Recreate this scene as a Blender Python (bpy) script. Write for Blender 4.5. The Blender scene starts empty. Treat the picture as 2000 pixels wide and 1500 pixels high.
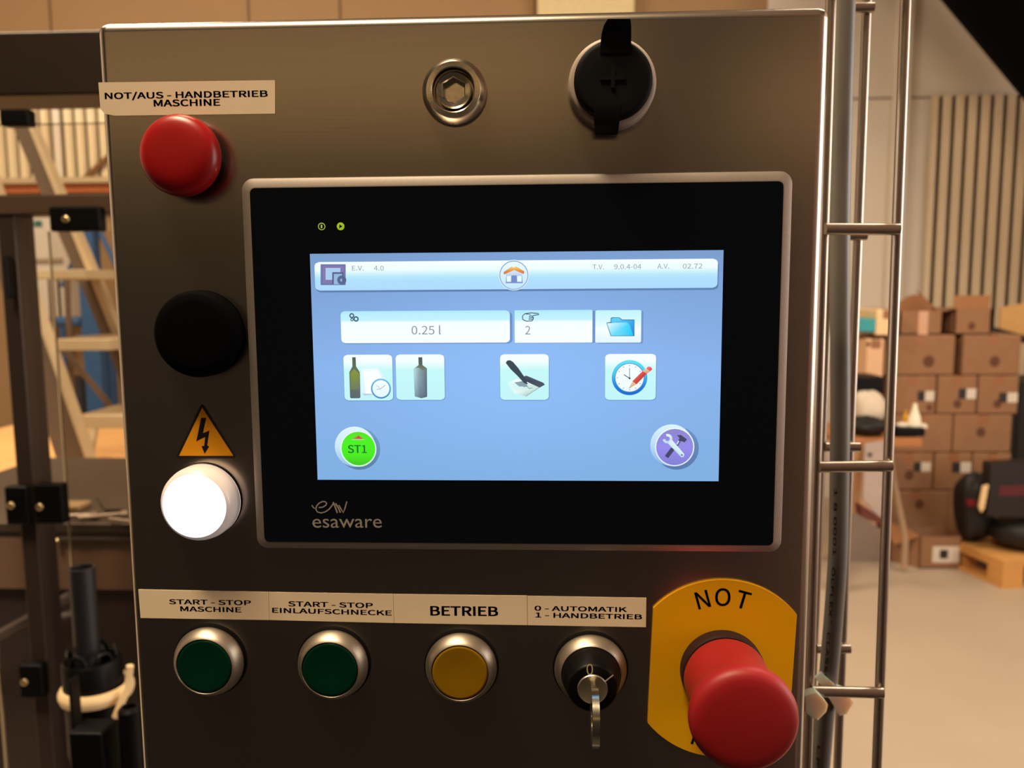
import bpy, bmesh, math, random
from mathutils import Vector, Matrix
from mathutils.geometry import tessellate_polygon

random.seed(7)
SC = bpy.context.scene
COL = SC.collection

# ------------------------------------------------------------------ camera
F = 1608.7                      # focal length in pixels of the 2000 x 1500 photograph
RV = Vector((0.1137, 0.0469, -0.0044))
T = Vector((1.1384, -6.017, 311.4026)) / 1000
ZC = 1.42                       # height of the touch screen's centre above the hall floor
ROT = Matrix.Rotation(RV.length, 3, RV.normalized())      # panel axes (right, down, in) -> camera axes
CL = -(ROT.transposed() @ T)
CAM = Vector((CL.x, CL.z, ZC - CL.y))

def w_dir(v): return Vector((v.x, v.z, -v.y))
RIGHT, DOWN, FWD = (w_dir(ROT[i]) for i in range(3))
cd = bpy.data.cameras.new('camera')
cd.sensor_width = 36; cd.lens = F / 2000 * 36; cd.clip_start = 0.01; cd.clip_end = 60
cd.dof.use_dof = True; cd.dof.focus_distance = 0.312; cd.dof.aperture_fstop = cd.lens / 2.1
cam = bpy.data.objects.new('camera', cd); COL.objects.link(cam)
m = Matrix.Identity(4)
for r in range(3):
    m[r][0] = RIGHT[r]; m[r][1] = -DOWN[r]; m[r][2] = -FWD[r]; m[r][3] = CAM[r]
cam.matrix_world = m
SC.camera = cam

def W(px, py, Y):
    """point on the vertical plane y = Y that stands behind pixel (px, py)"""
    d = FWD * F + RIGHT * (px - 1000) + DOWN * (py - 750)
    return CAM + d * ((Y - CAM.y) / d.y)
def WZ(px, py, Z):
    d = FWD * F + RIGHT * (px - 1000) + DOWN * (py - 750)
    return CAM + d * ((Z - CAM.z) / d.z)
def ppm(Y): return F / (Y - CAM.y)          # pixels per metre at depth Y

# ------------------------------------------------------------------ world, lights, exposure
world = bpy.data.worlds.new('hall_air'); SC.world = world; world.use_nodes = True
world.node_tree.nodes['Background'].inputs[0].default_value = (1.0, 0.80, 0.62, 1)
world.node_tree.nodes['Background'].inputs[1].default_value = 0.02
SC.view_settings.view_transform = 'Standard'; SC.view_settings.look = 'None'
SC.view_settings.exposure = 0; SC.view_settings.gamma = 1; SC.view_settings.use_curve_mapping = False
SC.cycles.max_bounces = 7; SC.cycles.diffuse_bounces = 3; SC.cycles.glossy_bounces = 4
SC.cycles.transparent_max_bounces = 10; SC.cycles.caustics_reflective = False; SC.cycles.caustics_refractive = False

def area(name, loc, target, sx, sy, power, col, spread=180):
    l = bpy.data.lights.new(name, 'AREA'); l.shape = 'RECTANGLE'; l.size = sx; l.size_y = sy
    l.energy = power; l.color = col; l.spread = math.radians(spread)
    o = bpy.data.objects.new(name, l); COL.objects.link(o); o.location = loc
    o.rotation_euler = (Vector(target) - Vector(loc)).to_track_quat('-Z', 'Y').to_euler()
    return o
# daylight through the windows of the right wall, warm lamps under the hall roof
area('window_daylight', (3.5, .3, 1.75), (-.5, .9, 1.2), 2.8, 1.6, 62, (1, .93, .86))
area('roof_lamp', (2.1, 2.0, 4.7), (1.6, 2.6, 0), 1.8, 1.0, 98, (1, .83, .64))
area('roof_lamp', (-2.6, 2.0, 4.7), (-2.4, 2.8, 0), 1.8, 1.0, 200, (1, .82, .60))
area('roof_lamp', (-.8, -.75, 4.2), (0, 0, 1.4), 1.4, .5, 165, (1, .77, .50))


# ------------------------------------------------------------------ materials
def lin(c):
    c = c / 255
    return c / 12.92 if c <= .04045 else ((c + .055) / 1.055) ** 2.4
def rgb(c): return tuple(lin(x) for x in c) + (1,)
MATS = {}
def mat(name, c, rough=.5, metal=0, var=.06, scale=40, stretch=(1, 1, 1), bump=0, spec=.5, coat=0, bumpdist=.001):
    if name in MATS: return MATS[name]
    M = bpy.data.materials.new(name); M.use_nodes = True; MATS[name] = M
    nt = M.node_tree; b = nt.nodes['Principled BSDF']
    b.inputs['Roughness'].default_value = rough; b.inputs['Metallic'].default_value = metal
    b.inputs['Specular IOR Level'].default_value = spec
    if coat: b.inputs['Coat Weight'].default_value = coat; b.inputs['Coat Roughness'].default_value = .08
    tc = nt.nodes.new('ShaderNodeTexCoord'); mp = nt.nodes.new('ShaderNodeMapping')
    mp.inputs['Scale'].default_value = stretch
    nz = nt.nodes.new('ShaderNodeTexNoise'); nz.inputs['Scale'].default_value = scale; nz.inputs['Detail'].default_value = 4
    mx = nt.nodes.new('ShaderNodeMix'); mx.data_type = 'RGBA'
    base = rgb(c)
    mx.inputs[6].default_value = tuple(max(0, x * (1 - var * 2)) for x in base[:3]) + (1,)
    mx.inputs[7].default_value = tuple(min(1, x * (1 + var * 2)) for x in base[:3]) + (1,)
    L = nt.links.new
    L(tc.outputs['Object'], mp.inputs[0]); L(mp.outputs[0], nz.inputs['Vector'])
    L(nz.outputs['Fac'], mx.inputs[0]); L(mx.outputs[2], b.inputs['Base Color'])
    if bump:
        bp = nt.nodes.new('ShaderNodeBump'); bp.inputs['Strength'].default_value = bump; bp.inputs['Distance'].default_value = bumpdist
        L(nz.outputs['Fac'], bp.inputs['Height']); L(bp.outputs[0], b.inputs['Normal'])
    return M
def emit(name, c, s=1):
    if name in MATS: return MATS[name]
    M = bpy.data.materials.new(name); M.use_nodes = True; MATS[name] = M
    nt = M.node_tree; nt.nodes.clear()
    e = nt.nodes.new('ShaderNodeEmission'); e.inputs[0].default_value = rgb(c); e.inputs[1].default_value = s
    o = nt.nodes.new('ShaderNodeOutputMaterial'); nt.links.new(e.outputs[0], o.inputs[0])
    return M
def ink(name, glow):
    """flat print or screen picture: its colours come from the mesh's colour attribute"""
    M = bpy.data.materials.new(name); M.use_nodes = True; MATS[name] = M
    nt = M.node_tree; at = nt.nodes.new('ShaderNodeVertexColor'); at.layer_name = 'Col'
    if glow:
        nt.nodes.clear(); at = nt.nodes.new('ShaderNodeVertexColor'); at.layer_name = 'Col'
        e = nt.nodes.new('ShaderNodeEmission'); o = nt.nodes.new('ShaderNodeOutputMaterial')
        nt.links.new(at.outputs[0], e.inputs[0]); nt.links.new(e.outputs[0], o.inputs[0])
    else:
        b = nt.nodes['Principled BSDF']; nt.links.new(at.outputs[0], b.inputs['Base Color'])
        b.inputs['Roughness'].default_value = .55; b.inputs['Specular IOR Level'].default_value = .3
    return M
INK_LIT = ink('screen_picture', True)
INK = ink('printed_ink', False)
def clear_sheet(name, tint, alpha):
    M = bpy.data.materials.new(name); M.use_nodes = True; MATS[name] = M
    nt = M.node_tree; nt.nodes.clear(); N = nt.nodes.new; L = nt.links.new
    tr = N('ShaderNodeBsdfTransparent'); tr.inputs[0].default_value = tint
    gl = N('ShaderNodeBsdfGlossy'); gl.inputs['Roughness'].default_value = .05
    fr = N('ShaderNodeFresnel'); fr.inputs[0].default_value = 1.35
    mx = N('ShaderNodeMixShader'); o = N('ShaderNodeOutputMaterial')
    L(fr.outputs[0], mx.inputs[0]); L(tr.outputs[0], mx.inputs[1]); L(gl.outputs[0], mx.inputs[2]); L(mx.outputs[0], o.inputs[0])
    return M

# ------------------------------------------------------------------ object helpers
ORIGIN = {}
def link(o, parent=None):
    COL.objects.link(o)
    if parent: o.parent = parent
    return o
def tag(o, label=None, cat=None, group=None, kind=None):
    if label: o['label'] = label
    if cat: o['category'] = cat
    if group: o['group'] = group
    if kind: o['kind'] = kind
    return o
def thing(name, loc, label, cat, group=None):
    o = bpy.data.objects.new(name, None); o.empty_display_size = .02; COL.objects.link(o)
    o.location = loc; ORIGIN[o] = Vector(loc)
    return tag(o, label, cat, group)

class MB:
    """collects shapes in world coordinates and links them as ONE mesh object"""
    def __init__(s): s.v = []; s.f = []; s.mi = []; s.c = None; s.flat = False
    def add(s, vs, fs, mi=0):
        n = len(s.v); s.v += [Vector(v) for v in vs]
        for f in fs: s.f.append([n + i for i in f]); s.mi.append(mi)
        return s
    def box(s, a, b, mi=0, rot=None, bev=0):
        a, b = Vector(a), Vector(b)
        lo = Vector((min(a.x, b.x), min(a.y, b.y), min(a.z, b.z))); hi = Vector((max(a.x, b.x), max(a.y, b.y), max(a.z, b.z)))
        bm = bmesh.new(); bmesh.ops.create_cube(bm, size=1)
        for v in bm.verts: v.co = Vector((lo[i] + (v.co[i] + .5) * (hi[i] - lo[i]) for i in range(3)))
        if bev: s.flat = True; bmesh.ops.bevel(bm, geom=list(bm.edges), offset=bev, segments=3, affect='EDGES', profile=.5)
        c = (lo + hi) / 2
        vs = [(c + rot @ (v.co - c)) if rot else v.co.copy() for v in bm.verts]
        bm.verts.index_update()
        s.add(vs, [[v.index for v in f.verts] for f in bm.faces], mi); bm.free()
        return s
    def tube(s, path, r, n=12, mi=0, caps=True):
        path = [Vector(p) for p in path]; rs = r if isinstance(r, (list, tuple)) else [r] * len(path)
        base = len(s.v); prev = None
        for i, p in enumerate(path):
            t = (path[min(i + 1, len(path) - 1)] - path[max(i - 1, 0)]).normalized()
            if prev is None:
                a = Vector((0, 0, 1)) if abs(t.z) < .9 else Vector((1, 0, 0))
                u = t.cross(a).normalized()
            else: u = (prev - t * prev.dot(t)).normalized()
            prev = u; w = t.cross(u)
            for k in range(n):
                an = 2 * math.pi * k / n
                s.v.append(p + (u * math.cos(an) + w * math.sin(an)) * rs[i])
        for i in range(len(path) - 1):
            for k in range(n):
                a = base + i * n + k; b = base + i * n + (k + 1) % n
                s.f.append([a, b, b + n, a + n]); s.mi.append(mi)
        if caps:
            s.f.append([base + k for k in range(n)][::-1]); s.mi.append(mi)
            e = base + (len(path) - 1) * n
            s.f.append([e + k for k in range(n)]); s.mi.append(mi)
        return s
    def lathe(s, prof, o, ax=(0, -1, 0), n=48, mi=0, sx=1, sz=1):
        """prof: (radius, height along ax) pairs, from the base outwards"""
        o = Vector(o); ax = Vector(ax).normalized()
        a = Vector((0, 0, 1)) if abs(ax.z) < .9 else Vector((1, 0, 0))
        u = ax.cross(a).normalized(); w = u.cross(ax)
        base = len(s.v); idx = []
        for r, h in prof:
            if r < 1e-7: s.v.append(o + ax * h); idx.append([len(s.v) - 1])
            else:
                row = []
                for k in range(n):
                    an = 2 * math.pi * k / n
                    s.v.append(o + ax * h + u * math.cos(an) * r * sx + w * math.sin(an) * r * sz); row.append(len(s.v) - 1)
                idx.append(row)
        for A, B in zip(idx, idx[1:]):
            for k in range(n):
                k2 = (k + 1) % n
                if len(A) == 1 and len(B) == 1: continue
                if len(A) == 1: s.f.append([A[0], B[k2], B[k]])
                elif len(B) == 1: s.f.append([A[k], A[k2], B[0]])
                else: s.f.append([A[k], A[k2], B[k2], B[k]])
                s.mi.append(mi)
        return s
    def prism(s, pts, ext, mi=0):
        """pts: closed outline in world space, swept along the vector ext"""
        pts = [Vector(p) for p in pts]; ext = Vector(ext); n = len(pts)
        tri = tessellate_polygon([pts])
        b = len(s.v); s.v += pts + [p + ext for p in pts]
        for t in tri:
            s.f.append([b + i for i in t]); s.f.append([b + n + i for i in t][::-1]); s.mi += [mi, mi]
        for k in range(n):
            k2 = (k + 1) % n
            s.f.append([b + k, b + k2, b + n + k2, b + n + k]); s.mi.append(mi)
        return s
    def blob(s, c, rx, ry, rz, seed=0, amp=.12, n=14, mi=0, pw=1.0):
        rnd = random.Random(seed); ph = [rnd.uniform(0, 6.28) for _ in range(9)]
        c = Vector(c); base = len(s.v); rows = []
        def sg(x): return math.copysign(abs(x) ** pw, x)
        for i in range(n + 1):
            th = math.pi * i / n; row = []
            for k in range(n * 2):
                fi = math.pi * k / n
                q = 1 + amp * (math.sin(3 * fi + ph[0] + 2 * th) * .5 + math.sin(5 * th + ph[1] + fi) * .4 + math.sin(7 * fi + ph[2] - 3 * th) * .3)
                s.v.append(c + Vector((rx * sg(math.sin(th)) * sg(math.cos(fi)), ry * sg(math.sin(th)) * sg(math.sin(fi)), rz * sg(math.cos(th)))) * q)
                row.append(len(s.v) - 1)
            rows.append(row)
        for A, B in zip(rows, rows[1:]):
            for k in range(n * 2):
                s.f.append([A[k], A[(k + 1) % (2 * n)], B[(k + 1) % (2 * n)], B[k]]); s.mi.append(mi)
        return s
    def build(s, name, mats, parent=None, smooth=35, label=None):
        if not isinstance(mats, (list, tuple)): mats = [mats]
        root = parent
        while root is not None and root.parent is not None: root = root.parent
        off = ORIGIN.get(root, Vector((0, 0, 0)))
        own = Vector((0, 0, 0))
        if parent is None:
            lo = [min(v[i] for v in s.v) for i in range(3)]; hi = [max(v[i] for v in s.v) for i in range(3)]
            own = Vector(((lo[0] + hi[0]) / 2, (lo[1] + hi[1]) / 2, lo[2])); off = own
        me = bpy.data.meshes.new(name)
        me.from_pydata([v - off for v in s.v], [], s.f)
        for mm in mats: me.materials.append(mm)
        for p, i in zip(me.polygons, s.mi): p.material_index = i
        bm = bmesh.new(); bm.from_mesh(me)
        if s.c is None:
            bmesh.ops.remove_doubles(bm, verts=bm.verts, dist=1e-6); bmesh.ops.recalc_face_normals(bm, faces=bm.faces)
        bm.to_mesh(me); bm.free()
        if s.c is not None:
            ca = me.color_attributes.new('Col', 'FLOAT_COLOR', 'POINT')
            for i, c in enumerate(s.c): ca.data[i].color = c
        if smooth:
            me.shade_smooth(); me.set_sharp_from_angle(angle=math.radians(smooth))
        o = bpy.data.objects.new(name, me); link(o, parent)
        if s.flat and smooth: wm = o.modifiers.new('flat_faces', 'WEIGHTED_NORMAL'); wm.keep_sharp = True; wm.weight = 100
        if parent is None: o.location = own; ORIGIN[o] = own
        if label: o['label'] = label
        return o

def struct(name, mb, m, parent=None, **k):
    o = mb.build(name, m, parent, **k)
    if parent is None: o['kind'] = 'structure'
    return o

_text = {}
import os
SANS = None
try: SANS = bpy.data.fonts.load(os.path.join(bpy.utils.resource_path('LOCAL'), 'datafiles', 'fonts', 'Noto Sans CJK Regular.woff2'))   # the typeface that ships with Blender
except Exception: SANS = None
def glyphs(s, offset=0, shear=0, plain=False):
    key = (s, offset, shear, plain)
    if key not in _text:
        cu = bpy.data.curves.new('t', 'FONT'); cu.body = s
        if SANS and not plain: cu.font = SANS
        cu.offset = offset; cu.shear = shear; cu.resolution_u = 4
        o = bpy.data.objects.new('t', cu); me = bpy.data.meshes.new_from_object(o)
        vs = [v.co.copy() for v in me.vertices]; fs = [list(p.vertices) for p in me.polygons]
        bpy.data.objects.remove(o); bpy.data.curves.remove(cu); bpy.data.meshes.remove(me)
        _text[key] = (vs, fs)
    return _text[key]

class Art(MB):
    """flat artwork on the plane y = Y; coordinates are millimetres (right, up) on that plane unless px() converts them"""
    def __init__(s, Y, step=4e-5): super().__init__(); s.c = []; s.Y = Y; s.step = step; s.lay = 0
    def px(s, x, y):
        p = W(x, y, s.Y); return (p.x, p.z)
    def pxs(s, pts): return [s.px(*p) for p in pts]
    def layer(s): s.lay += 1
    def raw(s, pts, faces, cols):
        y = s.Y - s.step * s.lay
        n = len(s.v); s.v += [Vector((p[0], y, p[1])) for p in pts]
        s.c += [rgb(c) for c in cols]
        for f in faces:
            a, b, c = (s.v[n + f[i]] for i in (0, 1, 2))
            nn = (b - a).cross(c - a)
            s.f.append([n + i for i in (f if nn.y < 0 else f[::-1])]); s.mi.append(0)
        return s
    def poly(s, pts, col, conv=True):
        s.layer(); q = s.pxs(pts) if conv else pts
        tri = tessellate_polygon([[Vector((p[0], p[1], 0)) for p in q]])
        cols = col if isinstance(col, list) else [col] * len(q)
        return s.raw(q, [list(t) for t in tri], cols)
    def grad(s, stops, t):
        for (a, ca), (b, cb) in zip(stops, stops[1:]):
            if t <= b:
                k = 0 if b == a else max(0, (t - a) / (b - a))
                return tuple(ca[i] + (cb[i] - ca[i]) * k for i in range(3))
        return stops[-1][1]
    def rrect(s, x0, y0, x1, y1, r, stops, rows=16, tilt=True):
        """rounded rectangle between two opposite corner pixels, coloured from top to bottom by stops"""
        s.layer(); a = s.px(x0, y0); b = s.px(x1, y1); rr = r / ppm(s.Y)
        ts = sorted(set([i / rows for i in range(rows + 1)] + [st[0] for st in stops] + [rr / (a[1] - b[1]) * k / 4 for k in range(5)] + [1 - rr / (a[1] - b[1]) * k / 4 for k in range(5)]))
        pts, cols, fs = [], [], []
        for i, t in enumerate(ts):
            z = a[1] + (b[1] - a[1]) * t; dz = min(a[1] - z, z - b[1]); ins = 0
            if dz < rr: ins = rr - math.sqrt(max(0, rr * rr - (rr - dz) ** 2))
            c = s.grad(stops, t); pts += [(a[0] + ins, z), (b[0] - ins, z)]; cols += [c, c]
            if i: fs.append([2 * i - 2, 2 * i - 1, 2 * i + 1, 2 * i])
        return s.raw(pts, fs, cols)
    def disc(s, x, y, r, stops, n=40, rx=None):
        """disc round a pixel, r in pixels, coloured from top to bottom"""
        s.layer(); c = s.px(x, y); R_ = r / ppm(s.Y); rows = 14
        pts, cols, fs = [], [], []
        for i in range(rows + 1):
            th = math.pi * i / rows; z = c[1] + R_ * math.cos(th); h = R_ * math.sin(th)
            pts += [(c[0] - h, z), (c[0] + h, z)]; k = s.grad(stops, (1 - math.cos(th)) / 2); cols += [k, k]
            if i: fs.append([2 * i - 2, 2 * i - 1, 2 * i + 1, 2 * i])
        return s.raw(pts, fs, cols)
    def ring(s, x, y, r0, r1, stops, n=40, a0=0, a1=360):
        s.layer(); c = s.px(x, y); k = 1 / ppm(s.Y); pts, cols, fs = [], [], []
        for i in range(n + 1):
            an = math.radians(a0 + (a1 - a0) * i / n)
            for r in (r0, r1):
                pts.append((c[0] + math.cos(an) * r * k, c[1] + math.sin(an) * r * k)); cols.append(s.grad(stops, (1 - math.sin(an)) / 2))
            if i: fs.append([2 * i - 2, 2 * i - 1, 2 * i + 1, 2 * i])
        return s.raw(pts, fs, cols)
    def stroke(s, pts, w, col):
        s.layer(); q = [Vector(p) for p in s.pxs(pts)]; h = w / ppm(s.Y) / 2
        P, fs = [], []
        for i, p in enumerate(q):
            t = (q[min(i + 1, len(q) - 1)] - q[max(i - 1, 0)]).normalized(); nn = Vector((-t.y, t.x)) * h
            P += [p + nn, p - nn]
            if i: fs.append([2 * i - 2, 2 * i - 1, 2 * i + 1, 2 * i])
        return s.raw(P, fs, [col] * len(P))
    def text(s, t, p0, p1, cap, col, offset=0, shear=0, ref='H', plain=False):
        """p0, p1: pixels of the left and right ends of the baseline; cap: height of a capital in pixels"""
        s.layer(); vs, fs = glyphs(t, 0, shear, plain)
        a = Vector(s.px(*p0)); b = Vector(s.px(*p1)); x0 = min(v.x for v in vs); x1 = max(v.x for v in vs)
        rv, _ = glyphs(ref, 0, 0, plain); hh = max(v.y for v in rv) - min(v.y for v in rv); yb = min(v.y for v in rv)
        u = (b - a); up = Vector((-u.y, u.x)).normalized() * (cap / ppm(s.Y))
        P = [a + u * ((v.x - x0) / (x1 - x0)) + up * ((v.y - yb) / hh) for v in vs]
        if offset > 0 and not plain:       # bold: the same outline laid down with small shifts
            e = offset * cap / ppm(s.Y); ud = u.normalized()
            for dx, dy in ((-1.5, -.6), (1.5, -.6), (1.5, .6), (-1.5, .6)):
                s.raw([p + ud * (dx * e) + up.normalized() * (dy * e) for p in P], fs, [col] * len(P))
        return s.raw(P, fs, [col] * len(P))

# ------------------------------------------------------------------ common materials
STEEL = mat('brushed_steel', (188, 178, 166), rough=.24, metal=1, var=.03, scale=8, stretch=(3, 3, 130), bump=.015, bumpdist=.0004)
STEEL_WIRE = mat('bright_steel_wire', (174, 162, 150), rough=.32, metal=1, var=.05, scale=30)
SATIN = mat('satin_chrome', (178, 168, 152), rough=.44, metal=1, var=.03, scale=90)
CHROME = mat('worn_chrome', (214, 206, 190), rough=.2, metal=1, var=.08, scale=260, bump=.25, bumpdist=.0002)
ALU = mat('grey_painted_aluminium', (198, 188, 180), rough=.42, metal=.9, var=.05, scale=900)
GLASS_BLACK = mat('black_glass', (15, 18, 26), rough=.12, var=0, spec=.08)
BLACK_RUBBER = mat('black_rubber', (6, 5, 6), rough=.6, var=.1, scale=300, spec=.12)
BLACK_PLASTIC = mat('black_plastic', (6, 5, 6), rough=.45, var=.1, scale=200, spec=.15)
BLACK_MATT = mat('matt_black_cap', (2, 2, 4), rough=.75, var=.1, scale=200, spec=.05)
RED = mat('red_plastic', (160, 12, 16), rough=.34, var=.04, scale=60, spec=.5)
RED_MATT = mat('red_soft_plastic', (146, 22, 26), rough=.5, var=.04, scale=60, spec=.4)
YELLOW = mat('yellow_plate', (226, 164, 0), rough=.5, var=.03, scale=40, spec=.3)
GREEN = mat('dark_green_lens', (0, 44, 28), rough=.3, var=.08, scale=80, spec=.25)
AMBER = mat('amber_lens', (140, 104, 8), rough=.35, var=.05, scale=80, spec=.25)
PAPER = mat('white_tape', (240, 220, 188), rough=.6, var=.02, scale=200, spec=.3)
NYLON = mat('white_nylon', (240, 230, 210), rough=.45, var=.03, scale=100)
NYLON.node_tree.nodes['Principled BSDF'].inputs['Subsurface Weight'].default_value = .7; NYLON.node_tree.nodes['Principled BSDF'].inputs['Subsurface Scale'].default_value = .02

FACE = .005
D_FACE = FACE - CAM.y

# ------------------------------------------------------------------ control cabinet
x0, x1, zt, zb = -.15735, .11475, ZC + .1307, ZC - .30
cab = thing('control_cabinet', ((x0 + x1) / 2, .08, 0), 'brushed stainless steel control cabinet with rounded edges holding the touch screen and buttons', 'cabinet')
b = MB(); b.box((x0, FACE, zb), (x1, FACE + .15, zt), bev=.0042); b.build('body', STEEL, cab, smooth=50)
b = MB(); b.box((x0 + .09, .04, .040), (x1 - .09, .12, zb + .002), bev=.003); b.build('support_post', STEEL, cab)
b = MB(); b.box((x0 - .02, -.01, 0), (x1 + .02, .17, .040), bev=.003); b.build('base_plate', STEEL, cab)

# ------------------------------------------------------------------ touch screen
hmi = thing('touch_screen', (0, 0, ZC), 'black glass touch screen with a grey metal frame showing a lit blue menu', 'screen')
def rr2(xa, xb, za, zb_, r, n=6):
    pts = []
    for cx, cz, a in ((xb - r, zb_ - r, 0), (xa + r, zb_ - r, 90), (xa + r, za + r, 180), (xb - r, za + r, 270)):
        for k in range(n + 1):
            an = math.radians(a + 90 * k / n); pts.append((cx + r * math.cos(an), cz + r * math.sin(an)))
    return pts
gx0, gx1, gz0, gz1 = -.09925, .0983, ZC - .0685, ZC + .0680
b = MB()
loops = []
for (grow, r, y) in ((.0036, .0046, FACE), (.0036, .0046, .0024), (.0033, .0043, .0016), (.0005, .0022, .0006), (.0, .002, .0006), (.0, .002, FACE)):
    loops.append([(p[0], y, p[1]) for p in rr2(gx0 - grow, gx1 + grow, gz0 - grow * .85, gz1 + grow * 1.05, r)])
n = len(loops[0]); vs = [p for l in loops for p in l]
fs = [[i * n + k, i * n + (k + 1) % n, (i + 1) * n + (k + 1) % n, (i + 1) * n + k] for i in range(len(loops) - 1) for k in range(n)]
b.add(vs, fs); b.build('frame', ALU, hmi, smooth=30)
b = MB(); b.prism([(p[0], .0004, p[1]) for p in rr2(gx0 + .0001, gx1 - .0001, gz0 + .0001, gz1 - .0001, .002)], (0, .004, 0))
b.build('front_glass', GLASS_BLACK, hmi, smooth=20)

BG_T, BG_C, BG_B = (124, 158, 206), (146, 192, 252), (130, 176, 226)
Y0 = .0003
a = Art(Y0); a.layer()
N, Mr = 20, 14; pts = []; cols = []; fs = []
sx0, sz0 = -.0771, ZC + .0434; sx1, sz1 = .0771, ZC - .0434
for j in range(Mr + 1):
    for i in range(N + 1):
        u, v = i / N, j / Mr
        pts.append((sx0 + (sx1 - sx0) * u, sz0 + (sz1 - sz0) * v))
        k = math.exp(-(((u - .5) / .33) ** 2 + ((v - .5) / .36) ** 2)); e = a.grad([(0, BG_T), (.5, (138, 180, 236)), (1, BG_B)], v)
        cols.append(tuple(e[q] + (BG_C[q] - e[q]) * k * .8 for q in range(3)))
        if i and j: fs.append([(j - 1) * (N + 1) + i - 1, (j - 1) * (N + 1) + i, j * (N + 1) + i, j * (N + 1) + i - 1])
a.raw(pts, fs, cols)
disp = a.build('display', INK_LIT, hmi, smooth=0, label='lit blue display')

def art(): return Art(Y0 - 6e-5, 6e-6)
def rg(ox, oy, s): return lambda x, y: (ox + x / s, oy + y / s)
WH = (250, 255, 255)
# header bar
a = art(); a.rrect(616, 518, 1403, 566, 9, [(0, (98, 130, 178)), (1, (98, 130, 178))])
a.rrect(614, 512, 1401, 562, 9, [(0, WH), (.3, (238, 255, 255)), (.5, (190, 236, 252)), (.62, (178, 226, 255)), (1, (176, 220, 255))])
z = rg(590, 420, 4.839)
def quad(a, f, x0_, y0_, x1_, y1_, c): a.poly([f(x0_, y0_), f(x1_, y0_), f(x1_, y1_), f(x0_, y1_)], c)
quad(a, z, 175, 465, 412, 662, (112, 120, 172)); quad(a, z, 195, 480, 395, 645, (134, 122, 176)); quad(a, z, 222, 500, 362, 612, (172, 206, 240))
quad(a, z, 285, 540, 392, 655, (88, 100, 140)); quad(a, z, 300, 556, 378, 655, (150, 186, 220))
a.ring(*z(375, 615), 3, 9, [(0, (92, 104, 146)), (1, (92, 104, 146))])
TX = (128, 156, 164)
a.text('E.V.', z(473, 524), z(582, 524), 9, TX, -.012); a.text('4.0', z(680, 524), z(772, 524), 9, TX, -.012)
z = rg(980, 480, 4.444)
for t, xa, xb, yy in (('T.V.', 790, 885, 204), ('9.0.4-04', 975, 1210, 202), ('A.V.', 1350, 1452, 198), ('02.72', 1572, 1740, 197)):
    a.text(t, z(xa, yy + .8), z(xb, yy - .8), 9, TX, -.012)
a.build('header_bar', INK_LIT, disp, smooth=0)
# home symbol
a = art(); a.lay = 12
a.disc(*z(105, 256), 29.5, [(0, (240, 255, 255)), (1, (210, 240, 255))]); a.disc(*z(105, 256), 28, [(0, (112, 142, 196)), (1, (140, 166, 214))])
a.disc(*z(105, 256), 26.5, [(0, (236, 252, 255)), (1, (196, 232, 255))])
a.poly([z(38, 235), z(105, 200), z(178, 235), z(182, 325), z(34, 325)], [(206, 224, 246), (220, 236, 250), (206, 224, 246), (120, 146, 208), (120, 146, 208)])
quad(a, z, 44, 262, 80, 312, (232, 252, 252)); quad(a, z, 134, 262, 172, 312, (232, 252, 252)); quad(a, z, 84, 258, 130, 325, (118, 144, 206))
a.poly([z(16, 228), z(85, 182), z(105, 190), z(125, 180), z(196, 222), z(192, 246), z(107, 210), z(20, 250)],
       [(222, 128, 74), (240, 196, 90), (244, 206, 96), (250, 190, 80), (226, 134, 74), (214, 118, 74), (236, 150, 60), (206, 110, 70)])
a.build('home_symbol', INK_LIT, disp, smooth=0)
# value fields
a = art(); a.rrect(667, 611, 1001, 671, 8, [(0, (110, 144, 200)), (1, (116, 152, 208))])
FLD = [(0, (176, 234, 250)), (.12, (190, 240, 255)), (.28, (196, 244, 255)), (.36, (246, 255, 255)), (1, (250, 255, 255))]
a.rrect(665, 608, 996, 669, 8, FLD)
z = rg(590, 420, 4.839)
for cx, cy, r in ((470, 951, 5), (510, 982, 5.4), (472, 988, 3.2)): a.ring(*z(cx, cy), r * .5, r, [(0, (66, 94, 122)), (1, (66, 94, 122))], 20)
GR = (140, 142, 152)
a.text('0.25 l', z(1036, 1128), z(1312, 1128), 16.3, GR, -.014); a.build('volume_field', INK_LIT, disp, smooth=0)
a = art(); a.rrect(1007, 608, 1162, 670, 2, [(0, (110, 144, 200)), (1, (116, 152, 208))]); a.rrect(1005, 606, 1157, 669, 2, FLD)
z = rg(980, 480, 4.444)
HC = (58, 74, 96)
a.stroke([z(182, 640), z(180, 610), z(200, 590), z(255, 582), z(318, 588), z(324, 597), z(280, 604), z(262, 612)], 1.6, HC)
a.stroke([z(182, 640), z(215, 655), z(262, 652), z(272, 640), z(276, 624), z(262, 612), z(238, 612), z(240, 626), z(272, 626)], 1.6, HC)
a.stroke([z(240, 626), z(234, 640), z(268, 640)], 1.4, HC); a.stroke([z(200, 590), z(240, 596), z(256, 604)], 1.2, HC)
a.text('2', z(204, 770), z(248, 770), 16.3, GR, -.014); a.build('station_field', INK_LIT, disp, smooth=0)
a = art(); a.rrect(1166, 608, 1256, 671, 3, [(0, (112, 148, 204)), (1, (116, 152, 208))]); a.rrect(1163, 606, 1252, 669, 3, [(0, (196, 244, 255)), (.3, (214, 250, 255)), (.6, WH), (1, (226, 248, 255))])
a.poly([z(908, 668), z(945, 660), z(945, 628), z(960, 620), z(1022, 622), z(1045, 640), z(1152, 640), z(1152, 785), z(945, 785)], (58, 126, 180))
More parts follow.
